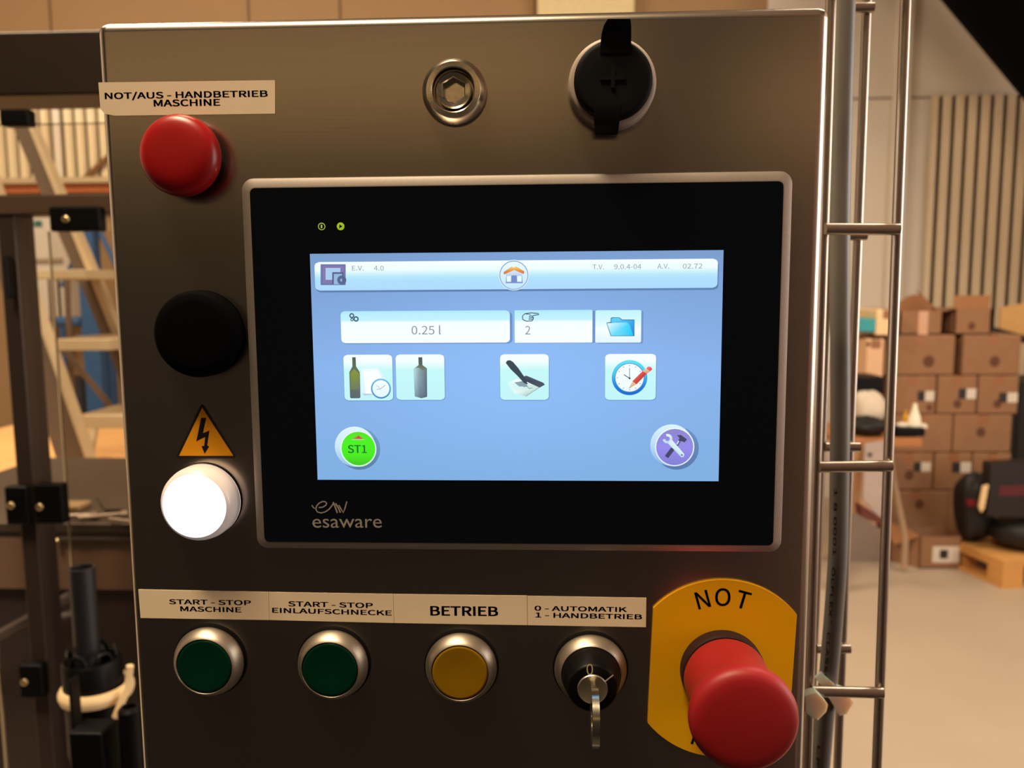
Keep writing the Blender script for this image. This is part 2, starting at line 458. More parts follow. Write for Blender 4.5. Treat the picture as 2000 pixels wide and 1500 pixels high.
a.poly([z(950, 662), z(952, 634), z(965, 627), z(1018, 628), z(1042, 647), z(1147, 647), z(1147, 770)], [(96, 206, 244), (96, 206, 244), (120, 226, 250), (120, 226, 250), (96, 206, 244), (60, 170, 236), (50, 130, 220)])
a.poly([z(914, 672), z(1085, 664), z(1108, 680), z(1142, 780), z(950, 780)], [(226, 252, 255), (90, 222, 250), (60, 216, 250), (40, 196, 244), (120, 226, 250)])
a.build('folder_button', INK_LIT, disp, smooth=0)
# tiles
TIL = [(0, WH), (.16, (244, 255, 255)), (.34, (200, 250, 250)), (1, (196, 246, 250))]
def tile(x0_, y0_, x1_, y1_):
    a = art(); a.rrect(x0_ - .5, y0_ + 1, x1_ + 1.5, y1_ + 1.5, 9, [(0, (120, 160, 215)), (1, (112, 150, 205))]); a.rrect(x0_, y0_, x1_, y1_, 8, TIL); return a
z = rg(590, 680, 3.946)
a = tile(670.5, 693, 768, 782)
BOT = [z(386, 70), z(413, 70), z(416, 140), z(445, 185), z(450, 380), z(440, 386), z(378, 386), z(370, 380), z(364, 185), z(388, 140)]
a.poly(BOT, [(84, 98, 84)] * 2 + [(96, 110, 90), (112, 124, 86), (96, 108, 112), (84, 92, 100), (78, 88, 96), (92, 104, 108), (108, 120, 76), (96, 110, 90)])
a.poly([z(372, 195), z(400, 160), z(438, 195), z(440, 320), z(376, 320)], [(134, 148, 62), (138, 150, 90), (134, 148, 70), (108, 124, 110), (112, 128, 90)])
a.poly([z(455, 160), z(585, 158), z(640, 232), z(640, 356), z(480, 362), z(458, 345)], [(238, 255, 255), (250, 255, 255), (222, 240, 250), (220, 240, 250), (146, 168, 200), (220, 245, 252)])
a.poly([z(470, 180), z(580, 175), z(625, 240), z(620, 345), z(490, 350)], WH)
a.ring(*z(608, 312), 16.5, 20, [(0, (110, 190, 226)), (1, (70, 140, 190))]); a.disc(*z(608, 312), 17, [(0, WH), (1, (226, 250, 255))])
a.stroke([z(575, 318), z(608, 312), z(640, 285)], 1.1, (130, 166, 184)); a.stroke([z(570, 285), z(600, 305)], .9, (150, 186, 204))
a.build('filling_time_tile', INK_LIT, disp, smooth=0)
a = tile(772.5, 692.5, 869, 781)
a.poly([z(896, 70), z(926, 70), z(928, 130), z(962, 155), z(964, 375), z(920, 386), z(868, 372), z(860, 160), z(898, 130)],
       [(82, 92, 96), (82, 92, 96), (92, 102, 96), (104, 118, 112), (88, 100, 122), (92, 104, 128), (124, 142, 160), (160, 190, 200), (92, 102, 96)])
a.poly([z(862, 160), z(902, 145), z(904, 382), z(868, 372)], [(184, 222, 228), (150, 172, 170), (110, 128, 148), (136, 158, 176)])
a.poly([z(876, 152), z(905, 132), z(930, 132), z(958, 156), z(930, 170), z(900, 150)], [(120, 130, 110), (100, 112, 96), (98, 108, 92), (112, 124, 112), (110, 120, 110), (112, 122, 100)])
a.build('bottle_tile', INK_LIT, disp, smooth=0)
z = rg(960, 680, 4.255)
a = tile(976.5, 692, 1072, 781)
a.poly([z(130, 290), z(210, 255), z(300, 280), z(395, 325), z(290, 402), z(190, 375)], [(220, 250, 250), WH, (240, 255, 255), (200, 226, 222), (180, 206, 200), (230, 254, 250)])
a.poly([z(190, 285), z(280, 270), z(300, 320), z(230, 318)], (138, 162, 172))
a.stroke([z(268, 322), z(292, 312), z(312, 336), z(340, 330)], 1.3, (124, 144, 146)); a.stroke([z(285, 400), z(395, 328)], 1.3, (150, 180, 170))
a.poly([z(262, 236), z(290, 228), z(432, 288), z(443, 304), z(400, 328), z(268, 268)], [(72, 82, 100), (78, 88, 106), (78, 88, 104), (62, 72, 90), (80, 90, 104), (60, 70, 88)])
a.poly([z(118, 122), z(130, 103), z(155, 100), z(178, 114), z(222, 165), z(268, 232), z(304, 302), z(272, 292), z(212, 226), z(160, 176)], [(62, 76, 88)] * 10)
a.build('pen_tile', INK_LIT, disp, smooth=0)
a = tile(1182, 691.5, 1280.5, 781)
a.ring(*z(1147, 245), 28, 34.5, [(0, (96, 226, 246)), (.35, (80, 200, 240)), (.75, (40, 130, 226)), (1, (30, 110, 210))], 48)
a.ring(*z(1147, 245), 27.2, 28.6, [(0, (70, 130, 180)), (1, (110, 160, 220))], 48); a.disc(*z(1147, 245), 27.4, [(0, WH), (1, (238, 252, 255))])
for k in range(12):
    an = math.radians(30 * k); dx, dy = math.sin(an), -math.cos(an)
    a.stroke([z(1147 + dx * 96, 245 + dy * 96), z(1147 + dx * 106, 245 + dy * 106)], 1.3, (120, 150, 170))
a.stroke([z(1147, 252), z(1147, 165)], 1.1, (84, 110, 130)); a.stroke([z(1147, 250), z(1100, 220)], 1.6, (70, 96, 120)); a.disc(*z(1147, 250), 2, [(0, (60, 84, 108)), (1, (60, 84, 108))])
a.poly([z(1140, 335), z(1150, 318), z(1172, 275), z(1205, 300), z(1160, 325)], [(110, 80, 120), (216, 176, 150), (240, 200, 160), (236, 190, 150), (214, 170, 150)])
a.poly([z(1170, 275), z(1255, 190), z(1290, 212), z(1205, 300)], [(222, 92, 80), (230, 96, 84), (198, 60, 60), (196, 66, 62)])
a.poly([z(1255, 190), z(1285, 168), z(1318, 192), z(1290, 212)], [(244, 190, 150), (248, 206, 170), (236, 160, 130), (226, 140, 120)])
a.poly([z(1285, 168), z(1300, 152), z(1325, 155), z(1336, 175), z(1318, 192)], [(240, 120, 130), (246, 140, 150), (240, 110, 124), (220, 80, 90), (214, 84, 90)])
a.build('timer_tile', INK_LIT, disp, smooth=0)
# round buttons
z = rg(590, 680, 3.946)
a = art(); a.disc(*z(438, 775), 43, [(0, (120, 160, 200)), (1, (92, 128, 168))]); a.disc(*z(408, 760), 41, [(0, (226, 248, 255)), (.5, (204, 232, 250)), (1, (150, 192, 232))])
a.disc(*z(434, 776), 36.5, [(0, (236, 255, 250)), (1, (214, 255, 224))]); a.disc(*z(434, 774), 34.2, [(0, (92, 228, 40)), (.3, (78, 244, 40)), (.7, (76, 238, 36)), (1, (70, 200, 40))])
a.poly([z(372, 706), z(435, 672), z(484, 706)], [(118, 180, 90), (214, 88, 64), (150, 150, 90)]); a.poly([z(410, 698), z(435, 674), z(462, 698)], (216, 84, 72)); a.poly([z(380, 706), z(480, 706), z(478, 702), z(385, 702)], (196, 250, 190))
a.text('ST1', z(355, 807), z(498, 807), 15.6, (34, 116, 50), .02); a.build('station_button', INK_LIT, disp, smooth=0)
z = rg(960, 680, 4.255)
a = art(); a.disc(*z(1540, 832), 43, [(0, (110, 146, 200)), (1, (92, 124, 172))]); a.disc(*z(1495, 806), 41.5, [(0, (222, 246, 255)), (.5, (186, 220, 250)), (1, (140, 180, 228))])
a.disc(*z(1522, 822), 38.5, [(0, (236, 250, 255)), (1, (226, 240, 255))]); a.disc(*z(1522, 822), 36.2, [(0, (142, 136, 206)), (.5, (150, 142, 236)), (1, (134, 128, 214))])
HA = (72, 74, 106)
a.poly([z(1440, 895), z(1468, 915), z(1520, 846), z(1492, 826)], HA); a.stroke([z(1505, 836), z(1545, 800), z(1572, 752)], 5, HA)
a.poly([z(1540, 722), z(1575, 722), z(1625, 758), z(1605, 782), z(1568, 770), z(1560, 745)], HA); a.stroke([z(1540, 800), z(1556, 770)], 3, (190, 220, 236))
a.ring(*z(1462, 752), 4.5, 9.5, [(0, (226, 246, 250)), (1, (190, 220, 236))], 24, 190, 470)
a.poly([z(1466, 790), z(1498, 760), z(1602, 880), z(1598, 902), z(1578, 908)], [(210, 236, 244), (226, 244, 250), (220, 240, 250), (206, 230, 244), (190, 214, 236)])
a.disc(*z(1582, 888), 2, [(0, (120, 130, 180)), (1, (120, 130, 180))])
a.build('service_button', INK_LIT, disp, smooth=0)

# indicator lights and maker's mark on the glass
z = rg(590, 420, 4.839)
a = Art(Y0 - 2e-5, 6e-6); a.ring(*z(185, 108), 5.6, 7.2, [(0, (176, 190, 70)), (1, (150, 178, 50))], 28); quad(a, z, 177, 92, 191, 124, (176, 196, 60))
a.build('power_light', INK_LIT, hmi, smooth=0)
a = Art(Y0 - 2e-5, 6e-6); a.disc(*z(364, 107), 7.5, [(0, (164, 192, 40)), (1, (150, 182, 36))], 28); a.poly([z(352, 88), z(382, 107), z(352, 126)], (14, 18, 4))
a.build('run_light', INK_LIT, hmi, smooth=0)
z = rg(590, 680, 3.946)
a = Art(Y0 - 2e-5, 6e-6); LG = (150, 144, 136)
a.stroke([z(75, 1210), z(84, 1225), z(98, 1236)], 2.4, LG)
a.stroke([z(128, 1228), z(158, 1226), z(182, 1212), z(190, 1196), z(180, 1184), z(158, 1182), z(132, 1194), z(112, 1216), z(106, 1242), z(118, 1262), z(145, 1270), z(178, 1262), z(208, 1242), z(236, 1206), z(244, 1188)], 2.6, LG)
a.stroke([z(240, 1186), z(252, 1215), z(272, 1270)], 3, LG); a.stroke([z(258, 1196), z(280, 1232), z(296, 1268)], 3, LG)
a.stroke([z(282, 1210), z(300, 1238), z(318, 1268), z(330, 1236), z(345, 1182)], 2.6, LG)
a.text('esaware', z(82, 1383), z(615, 1383), 18, LG, -.002, 0, 'x', True); a.stroke([z(78, 1352), z(100, 1352)], 2, LG)
a.build('maker_mark', INK, hmi, smooth=0)

# ------------------------------------------------------------------ tape labels
def sticker(pxs_, lines, label, h=.00025, curl=None):
    q = [W(x, y, FACE - h) for x, y in pxs_]; c = sum(q, Vector()) / len(q)
    t = thing('tape_label', (c.x, FACE, min(p.z for p in q)), label, 'label', 'white tape labels on the cabinet')
    b = MB(); b.prism(q, (0, h * .8, 0))
    if curl:
        r = [W(x, y, FACE - dd) for x, y, dd in curl]; b.prism(r, (0, .0002, 0))
    b.build('tape', PAPER, t, smooth=0)
    a = Art(FACE - h - 3e-5, 1e-6)
    for s, p0, p1, cap, off in lines: a.text(s, p0, p1, cap, (26, 18, 12), off)
    a.build('lettering', INK, t, smooth=0, label='black capital lettering')
z = rg(250, 1130, 3.774)
sticker([(192, 161), (537, 156.5), (537, 222), (224, 226), (204, 222), (196, 212)],
        [('NOT/AUS - HANDBETRIEB', (205.5, 193.3), (522.5, 188.6), 11.4, .040), ('MASCHINE', (301, 207.8), (429.5, 206), 12, .040)], 'white tape label reading NOT/AUS - HANDBETRIEB MASCHINE above the red button')
sticker([(270, 1151.5), (524, 1156.5), (526, 1211), (274.5, 1207)],
        [('START - STOP', z(305, 187), z(905, 196), 10, .042), ('MASCHINE', z(388, 240), z(834, 248.5), 10.2, .042)], 'white tape label reading START - STOP MASCHINE')
sticker([(524.6, 1156.6), (767.6, 1160.6), (769.4, 1216.8), (526.6, 1211)],
        [('START - STOP', z(1183, 203), z(1803, 216.5), 10.2, .042), ('EINLAUFSCHNECKE', z(1065, 250.5), z(1942, 271), 10, .042)], 'white tape label reading START - STOP EINLAUFSCHNECKE')
z = rg(750, 1130, 3.774)
sticker([(768.2, 1160.6), (1029, 1163.6), (1030, 1221), (770, 1216.8)], [('BETRIEB', z(345, 271), z(838, 275.5), 19.4, .035)], 'white tape label with BETRIEB in large bold letters')
sticker([(1029.8, 1164.2), (1262.4, 1168), (1261.6, 1225), (1030.8, 1221)],
        [('0 - AUTOMATIK', z(1112, 235), z(1788, 245.5), 9.6, .042), ('1 - HANDBETRIEB', z(1118, 285), z(1900, 299.5), 9.8, .042)], 'white tape label reading 0 - AUTOMATIK 1 - HANDBETRIEB above the key switch')

# ------------------------------------------------------------------ warning sign
z = rg(260, 540, 2.778)
c = W(400, 894, FACE)
t = thing('warning_sign', (c.x, FACE, c.z), 'yellow triangular high voltage warning sticker with black lightning bolt', 'sign')
b = MB(); b.prism([W(*z(*p), FACE - .0002) for p in ((364, 702), (375, 694), (386, 702), (556, 976), (548, 987), (242, 987), (234, 976))], (0, .00015, 0)); b.build('sticker_base', mat('black_print', (14, 10, 8), rough=.5), t, smooth=0)
a = Art(FACE - .00024, 2e-6); a.poly([z(375, 712), z(544, 973), z(249, 973)], (222, 150, 14)); a.build('yellow_field', INK, t, smooth=0)
a = Art(FACE - .00027, 2e-6); a.poly([z(369, 767), z(397, 767), z(379, 850), z(414, 836), z(402, 918), z(413, 922), z(388, 963), z(371, 920), z(385, 919), z(391, 871), z(343, 894)], (14, 10, 8)); a.build('lightning_bolt', INK, t, smooth=0)

# ------------------------------------------------------------------ push buttons
def at_face(px, py, h=0): return W(px, py, FACE - h)
def push_button(px, py, capmat, label, group):
    p = at_face(px, py)
    t = thing('push_button', p, label, 'button', group)
    b = MB(); b.lathe([(.0150, .0), (.0150, .0008), (.0142, .0012)], p); b.build('gasket', BLACK_RUBBER, t)
    b = MB(); b.lathe([(.0142, .0008), (.01435, .0016), (.01415, .0026), (.0136, .0040), (.0126, .0056), (.0118, .0064), (.01145, .0066), (.0112, .0062), (.0112, .003)], p); b.build('bezel_ring', SATIN, t, smooth=60)
    b = MB(); b.lathe([(.0112, .002), (.0111, .0061), (.0107, .0066), (.0100, .0066), (.0060, .0063), (0, .0062)], p); b.build('cap', capmat, t, smooth=60)
    return t
G = 'push buttons in the bottom row'
push_button(411.5, 1288, GREEN, 'dark green push button in a silver ring under the START - STOP MASCHINE label', G)
push_button(652.5, 1294, GREEN, 'dark green push button in a silver ring under the EINLAUFSCHNECKE label', G)
push_button(901.5, 1300, AMBER, 'amber push button in a silver ring under the BETRIEB label', G)

# key switch and key
p = at_face(1153, 1304)
t = thing('key_switch', p, 'black key switch in a silver ring marked 0, beside the yellow plate', 'switch')
b = MB(); b.lathe([(.0150, .0), (.0150, .0008), (.0142, .0012)], p); b.build('gasket', BLACK_RUBBER, t)
b = MB(); b.lathe([(.0142, .0008), (.01435, .0016), (.01415, .0026), (.0136, .0040), (.0126, .0056), (.0120, .0064), (.0117, .0066), (.0115, .0062), (.0115, .003)], p); b.build('bezel_ring', SATIN, t, smooth=60)
b = MB(); b.lathe([(.0114, .002), (.0114, .0085), (.0096, .0165), (.0090, .0174), (.0085, .0176), (.0060, .0177)], p); b.build('knob', BLACK_PLASTIC, t)
b = MB(); b.lathe([(.0058, .010), (.0058, .0180), (.0055, .0184), (.0052, .0182), (0, .0182)], p); lc = b.build('lock_cylinder', SATIN, t)
a = Art(FACE - .01775, 2e-6); z = rg(750, 1130, 3.774)
a.text('0', z(1494, 710), z(1541, 710), 23.5, (190, 176, 150), -.012, 0, '0'); a.stroke([z(1625, 762), z(1690, 710)], 2.6, (190, 176, 150)); a.build('position_marks', INK, t, smooth=0, label='pale 0 and line marks')
k = thing('key', (p.x, FACE - .0165, p.z - .008), 'flat metal key sticking out of the key switch', 'key')
b = MB(); b.box((p.x - .0011, FACE - .0175, p.z - .0035), (p.x + .0011, FACE - .0262, p.z + .0035), bev=.0004); b.build('blade', CHROME, k)
ow, iw = [], []
for q in range(28):
    an = 2 * math.pi * q / 28; ow.append((math.cos(an) * .0104, math.sin(an) * .0104)); iw.append((math.cos(an) * .0034 + .003, math.sin(an) * .0034))
b = MB(); vs = []
for sx_ in (-.00125, .00125):
    for r in (ow, iw): vs += [(p.x + sx_, FACE - .0345 - u, p.z - .0022 + v) for u, v in r]
fs = []
for q in range(28):
    e = (q + 1) % 28
    fs += [[q, e, 28 + e, 28 + q], [56 + q, 84 + q, 84 + e, 56 + e], [q, 56 + q, 56 + e, e], [28 + q, 28 + e, 84 + e, 84 + q]]
b.add(vs, fs); b.build('bow', CHROME, k, smooth=40)

# red button top left
p = at_face(369, 310)
t = thing('red_push_button', p, 'large smooth red mushroom push button under the NOT/AUS label', 'button')
b = MB(); b.lathe([(.0125, 0), (.0125, .0045), (.0118, .005)], p); b.build('collar', BLACK_PLASTIC, t)
b = MB(); b.lathe([(.0115, .0042), (.0140, .0044), (.01485, .0054), (.0150, .0068), (.01485, .0084), (.0143, .0098), (.0131, .0110), (.0112, .0118), (.0085, .0123), (.005, .0125), (0, .0126)], p, n=64); b.build('mushroom_head', RED, t, smooth=70)

# black round cap
p = at_face(398, 651)
t = thing('black_buzzer', p, 'plain matt black round buzzer cap between the red button and the warning sticker', 'buzzer')
b = MB(); b.lathe([(.0168, 0), (.0168, .0012)], p); b.build('gasket', BLACK_RUBBER, t)
b = MB(); b.lathe([(.0166, .001), (.0166, .0060), (.0162, .0074), (.0152, .0082), (.012, .0086), (0, .0087)], p, n=64); b.build('cap', BLACK_MATT, t, smooth=60)

# white signal lamp
p = at_face(400, 976)
t = thing('signal_lamp', p, 'round white signal lamp glowing brightly below the warning sticker', 'lamp')
b = MB(); b.lathe([(.0150, 0), (.0150, .0012)], p); b.build('gasket', BLACK_RUBBER, t)
BODY = mat('white_lamp_body', (226, 214, 206), rough=.3, var=.02)
BODY.node_tree.nodes['Principled BSDF'].inputs['Emission Color'].default_value = (1, .86, .84, 1); BODY.node_tree.nodes['Principled BSDF'].inputs['Emission Strength'].default_value = .12
b = MB(); b.lathe([(.0147, .001), (.0148, .0050), (.0144, .0074), (.0134, .0092), (.0126, .0098)], p, n=64); b.build('body', BODY, t, smooth=60)
b = MB(); b.lathe([(.0126, .0097), (.0122, .0101), (.010, .0106), (.006, .0110), (0, .0111)], p, n=64); b.build('lens', emit('lamp_lens', (255, 246, 255), 1.5), t, smooth=60)

# hexagon lock
p = at_face(888.5, 181.5)
t = thing('hexagon_lock', p, 'worn chrome cabinet lock with a hexagon socket near the top edge', 'lock')
b = MB(); b.lathe([(.0119, 0), (.0119, .0022), (.0115, .0030), (.0102, .0052), (.0099, .0055), (.0082, .0056), (.0078, .0053), (.0077, .0022), (.0072, .002)], p); b.build('collar', CHROME, t, smooth=25)
hexr = [(.0046 * math.cos(math.radians(60 * i + 30)), .0046 * math.sin(math.radians(60 * i + 30))) for i in range(6)]
b = MB(); vs, fs = [], []; n = 36
rings = [(.0066, .0015), (.0066, .0044), (.0060, .0050)]
for r, h in rings: vs += [(p.x + r * math.cos(2 * math.pi * k / n), FACE - h, p.z + r * math.sin(2 * math.pi * k / n)) for k in range(n)]
def hexpt(k, s=1.0):
    an = 2 * math.pi * k / n; q = (an - math.radians(30)) % math.radians(60) - math.radians(30); r = .0046 * math.cos(math.radians(30)) / math.cos(q) * s
    return r * math.cos(an), r * math.sin(an)
for s_, h in ((1.08, .0047), (1, .0043), (1, .0001)): vs += [(p.x + hexpt(k, s_)[0], FACE - h, p.z + hexpt(k, s_)[1]) for k in range(n)]
for i in range(5):
    for k in range(n): fs.append([i * n + k, i * n + (k + 1) % n, (i + 1) * n + (k + 1) % n, (i + 1) * n + k])
fs.append([5 * n + k for k in range(n)])
b.add(vs, fs); b.build('socket_cylinder', CHROME, t, smooth=25)

# service port with rubber cover
p = at_face(1193.5, 171)
t = thing('service_port', p, 'round grey service port closed by a black rubber cover with a pull tab', 'port')
b = MB(); b.lathe([(.0158, 0), (.0158, .0060), (.0155, .0078), (.0150, .0084), (.0138, .0086)], p, n=64); b.build('port_ring', mat('grey_port_plastic', (176, 160, 146), rough=.45, var=.03), t, smooth=50)
b = MB(); b.lathe([(.0139, .0070), (.0139, .0108), (.0134, .0117), (.0120, .0120), (.0060, .0117), (0, .0116)], p, n=64); cv = b.build('cover', BLACK_RUBBER, t, smooth=50)
def strap(rows, name):
    b = MB(); vs, fs = [], []
    for (xa, xb, y, h) in rows:
        A, B = W(xa, y, FACE - h), W(xb, y, FACE - h)
        vs += [A, B, B + Vector((0, .0016, 0)), A + Vector((0, .0016, 0))]
    for i in range(len(rows) - 1):
        for q in range(4): fs.append([4 * i + q, 4 * i + (q + 1) % 4, 4 * i + 4 + (q + 1) % 4, 4 * i + 4 + q])
    fs += [[0, 1, 2, 3], [4 * len(rows) - 4 + q for q in (3, 2, 1, 0)]]
    b.add(vs, fs); return b.build(name, BLACK_RUBBER, cv, smooth=40)
strap([(1172, 1233, 104, .0122), (1173, 1233, 86, .0126), (1175, 1233, 66, .0136), (1179, 1233, 50, .0150), (1184, 1232, 42, .0158), (1187, 1231, 37, .0160)], 'pull_tab')
strap([(1158, 1212, 200, .0122), (1160, 1211, 225, .0122), (1161, 1209, 244, .0112), (1162, 1208, 254, .0080), (1163, 1206, 262, .0022)], 'hinge_strap')
b = MB(); c = W(1197, 152, FACE - .0121); b.box(c + Vector((-.0045, -.0002, -.0007)), c + Vector((.0045, .0008, .0007))); b.box(c + Vector((-.0007, -.0003, -.0035)), c + Vector((.0007, .0008, .0035))); b.build('moulded_mark', BLACK_RUBBER, cv)

# emergency stop
p = at_face(1408, 1305)
t = thing('emergency_stop', p, 'red emergency stop mushroom on a yellow plate marked NOT', 'emergency stop')
R_, hw, rot = .0366, .0278, math.radians(-2.0); pts = []
a0 = math.acos(hw / R_)
for s_ in (0, math.pi):
    for q in range(25):
        an = s_ + a0 + (math.pi - 2 * a0) * q / 24; x, y = R_ * math.cos(an), R_ * math.sin(an)
        pts.append(Vector((p.x + x * math.cos(rot) - y * math.sin(rot), FACE - .0012, p.z + x * math.sin(rot) + y * math.cos(rot))))
b = MB(); b.prism(pts, (0, .0012, 0)); pl = b.build('legend_plate', YELLOW, t, smooth=30)
a = Art(FACE - .00125, 2e-6); INKC = (20, 14, 6)
def glyph_arc(ch, ang, rad, h, off, flip=False):
    vs, fs = glyphs(ch, 0); xs = [v.x for v in vs]; cx = (min(xs) + max(xs)) / 2; rv, _ = glyphs('H', 0); sc_ = h / max(v.y for v in rv)
    A = math.radians(ang); a.layer(); P = []
    for v in vs:
        lx, ly = (v.x - cx) * sc_, v.y * sc_
        if not flip: q = Vector((0, rad)); th = A
        else: q = Vector((0, -rad)); th = A
        vx = Vector((lx + q.x, ly + q.y)); P.append((p.x + vx.x * math.cos(th) - vx.y * math.sin(th), p.z + vx.x * math.sin(th) + vx.y * math.cos(th)))
    a.raw(P, fs, [INKC] * len(P))
    if True:
        for dx, dz in ((-1, -1), (1, -1), (1, 1), (-1, 1)): a.raw([(q[0] + dx * 6e-5, q[1] + dz * 6e-5) for q in P], fs, [INKC] * len(P))
for ch, an in (('N', 15.5), ('O', 0.3), ('T', -15.0)): glyph_arc(ch, an, .0262, .0069, .040)
a.build('lettering', INK, pl, smooth=0, label='black lettering on the upper arc')
a = Art(FACE - .00125, 2e-6)
for ch, an in (('N', -16), ('O', 0), ('T', 15.5)): glyph_arc(ch, an, .0331, .0069, .012, True)
a.build('lettering', INK, pl, smooth=0, label='black lettering on the lower arc')
b = MB(); b.lathe([(.0163, .0012), (.0163, .0062), (.0157, .0070), (.0140, .0070)], p, n=64); b.build('collar', mat('dark_brown_collar', (42, 24, 20), rough=.7, spec=.15), t)
b = MB(); b.lathe([(.0140, .0060), (.0157, .0082), (.0161, .0094), (.0160, .0140), (.0157, .0200), (.0157, .0250), (.0162, .0290), (.0172, .0322), (.0184, .0346), (.0190, .0364), (.0190, .0386), (.0186, .0402), (.0174, .0415), (.0157, .0422), (.0128, .0426), (.007, .0430), (0, .0431)], p, n=80); b.build('mushroom_head', RED_MATT, t, smooth=80)

# ================================================================== the hall
XL, XR, YB, YR, ZT = -5.2, 3.6, -1.3, 5.4, 4.9
FLOOR = mat('screed_floor', (178, 161, 141), rough=.45, var=.05, scale=3)
PLASTER = mat('plaster_wall', (216, 204, 190), rough=.8, var=.02, scale=6)
REFLECTED_SHADE = mat('reflected_shade_dark', (15, 11, 9), rough=.8, var=.05, scale=6)  # near-black so the steel reflects the camera operator's dark shape
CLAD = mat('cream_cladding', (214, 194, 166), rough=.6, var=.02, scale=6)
b = MB(); b.box((XL, .35, -.1), (XR, YR, 0)); b.box((XL, YB, -.1), (XR, .35, 0), 1); struct('floor', b, [FLOOR, mat('floor_shade_black', (22, 18, 16), rough=.7, var=.08, scale=8)])  # front part darkened in place of the camera operator's shade
TAN = mat('tan_wall_panel', (152, 120, 84), rough=.8, var=.02, scale=6)
xs_ = W(1500, 0, YR).x
b = MB(); b.box((XL, YR, 0), (xs_, YR + .15, ZT)); b.box((xs_, YR, 0), (XR, YR + .15, ZT), 1); wr = struct('wall_rear', b, [TAN, PLASTER])
b = MB(); b.box((XL - .15, YB, 0), (XL, YR, ZT)); struct('wall_left', b, PLASTER)
b = MB(); b.box((XR, YB, 0), (XR + .15, YR, .9)); b.box((XR, YB, 2.6), (XR + .15, YR, ZT)); b.box((XR, 2.2, .9), (XR + .15, YR, 2.6)); b.box((XR, YB, .9), (XR + .15, -1.1, 2.6)); struct('wall_right', b, PLASTER)
b = MB(); b.box((XL, YB - .15, 0), (.56, YB, ZT)); b.box((.56, YB - .15, 0), (XR, YB, ZT), 1); struct('added_wall_back', b, [REFLECTED_SHADE, mat('reflected_glow_brown', (120, 92, 84), rough=.8)])  # unseen wall added as dark reflection for the steel; brown end brightens its right edge
b = MB(); b.box((XL, YB, ZT), (XR, YR, ZT + .15)); struct('ceiling', b, mat('ceiling_panel', (150, 138, 124), rough=.8))
w2 = MB(); w2.box((XR + .06, -1.1, .9), (XR + .07, 2.2, 2.6)); struct('window_1', w2, emit('window_sky', (255, 240, 226), 2.0))
GLOW_BAND = emit('added_warm_glow', (255, 206, 140), .62)  # unseen glowing strips added to give the steel its warm light band
w2 = MB(); w2.box((-1.6, YB, 1.78), (.12, YB + .01, 1.96)); struct('added_glow_left', w2, GLOW_BAND)
w2 = MB(); w2.box((.36, YB, 1.74), (.75, YB + .01, 1.86)); struct('added_glow_right', w2, GLOW_BAND)

# seams between the wall panels above the cabinet
for i, px in enumerate((97, 485, 664, 1045)):
    c = W(px, 20, YR - .004)
    b = MB(); b.box((c.x - .008, YR - .0015, 1.0), (c.x + .008, YR, ZT)); struct('trim_%d' % (i + 1), b, mat('seam_strip', (92, 66, 44), rough=.7))
c0, c1 = W(1050, 20, YR), W(1236, 20, YR)
b = MB(); b.box((c0.x, YR - .12, 0), (c1.x, YR, ZT), bev=.01); struct('trim_5', b, mat('cream_column', (214, 196, 150), rough=.6))
# upright edge of the wall panel behind the cable tray
c0, c1 = W(1742, 300, YR - .05), W(1775, 300, YR - .05)
b = MB(); b.box((c0.x, YR - .05, 0), (c1.x, YR, ZT), bev=.01); struct('trim_6', b, PLASTER)
c = W(1700, 192, YR - .004); d = W(1830, 190, YR)
b = MB(); b.box((c.x - .3, YR - .005, c.z - .004), (d.x, YR, c.z + .004)); struct('trim_7', b, mat('seam_strip', (120, 92, 66), rough=.7))
def ribbed(x0, x1, z0, z1, Y, pitch, depth, name, label, m):
    b = MB(); n = int(round((x1 - x0) / pitch)); pr = []
    for i in range(n):
        q = x0 + pitch * i
        pr += [(q, Y), (q + pitch * .50, Y), (q + pitch * .62, Y + depth), (q + pitch * .88, Y + depth)]
    pr.append((x0 + pitch * n, Y)); k = len(pr)
    vs = [(x, y, z0) for x, y in pr] + [(x, y, z1) for x, y in pr]
    b.add(vs, [[i, i + 1, k + i + 1, k + i] for i in range(k - 1)])
    b.box((x0, Y + depth, z0), (x0 + pitch * n, Y + depth + .01, z1))
    o = b.build(name, m, None, smooth=0); tag(o, label, 'cladding'); return o
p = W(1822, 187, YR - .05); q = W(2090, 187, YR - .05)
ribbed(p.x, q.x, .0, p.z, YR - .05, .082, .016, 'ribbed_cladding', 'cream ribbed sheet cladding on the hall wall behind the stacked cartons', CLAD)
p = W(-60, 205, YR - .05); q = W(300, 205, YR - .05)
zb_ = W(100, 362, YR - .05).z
ribbed(p.x, q.x, zb_, p.z + .25, YR - .05, .082, .03, 'ribbed_cladding', 'bright cream ribbed sheet cladding seen through the machine guard', mat('pale_cladding', (244, 226, 190), rough=.6, var=.02, scale=6))

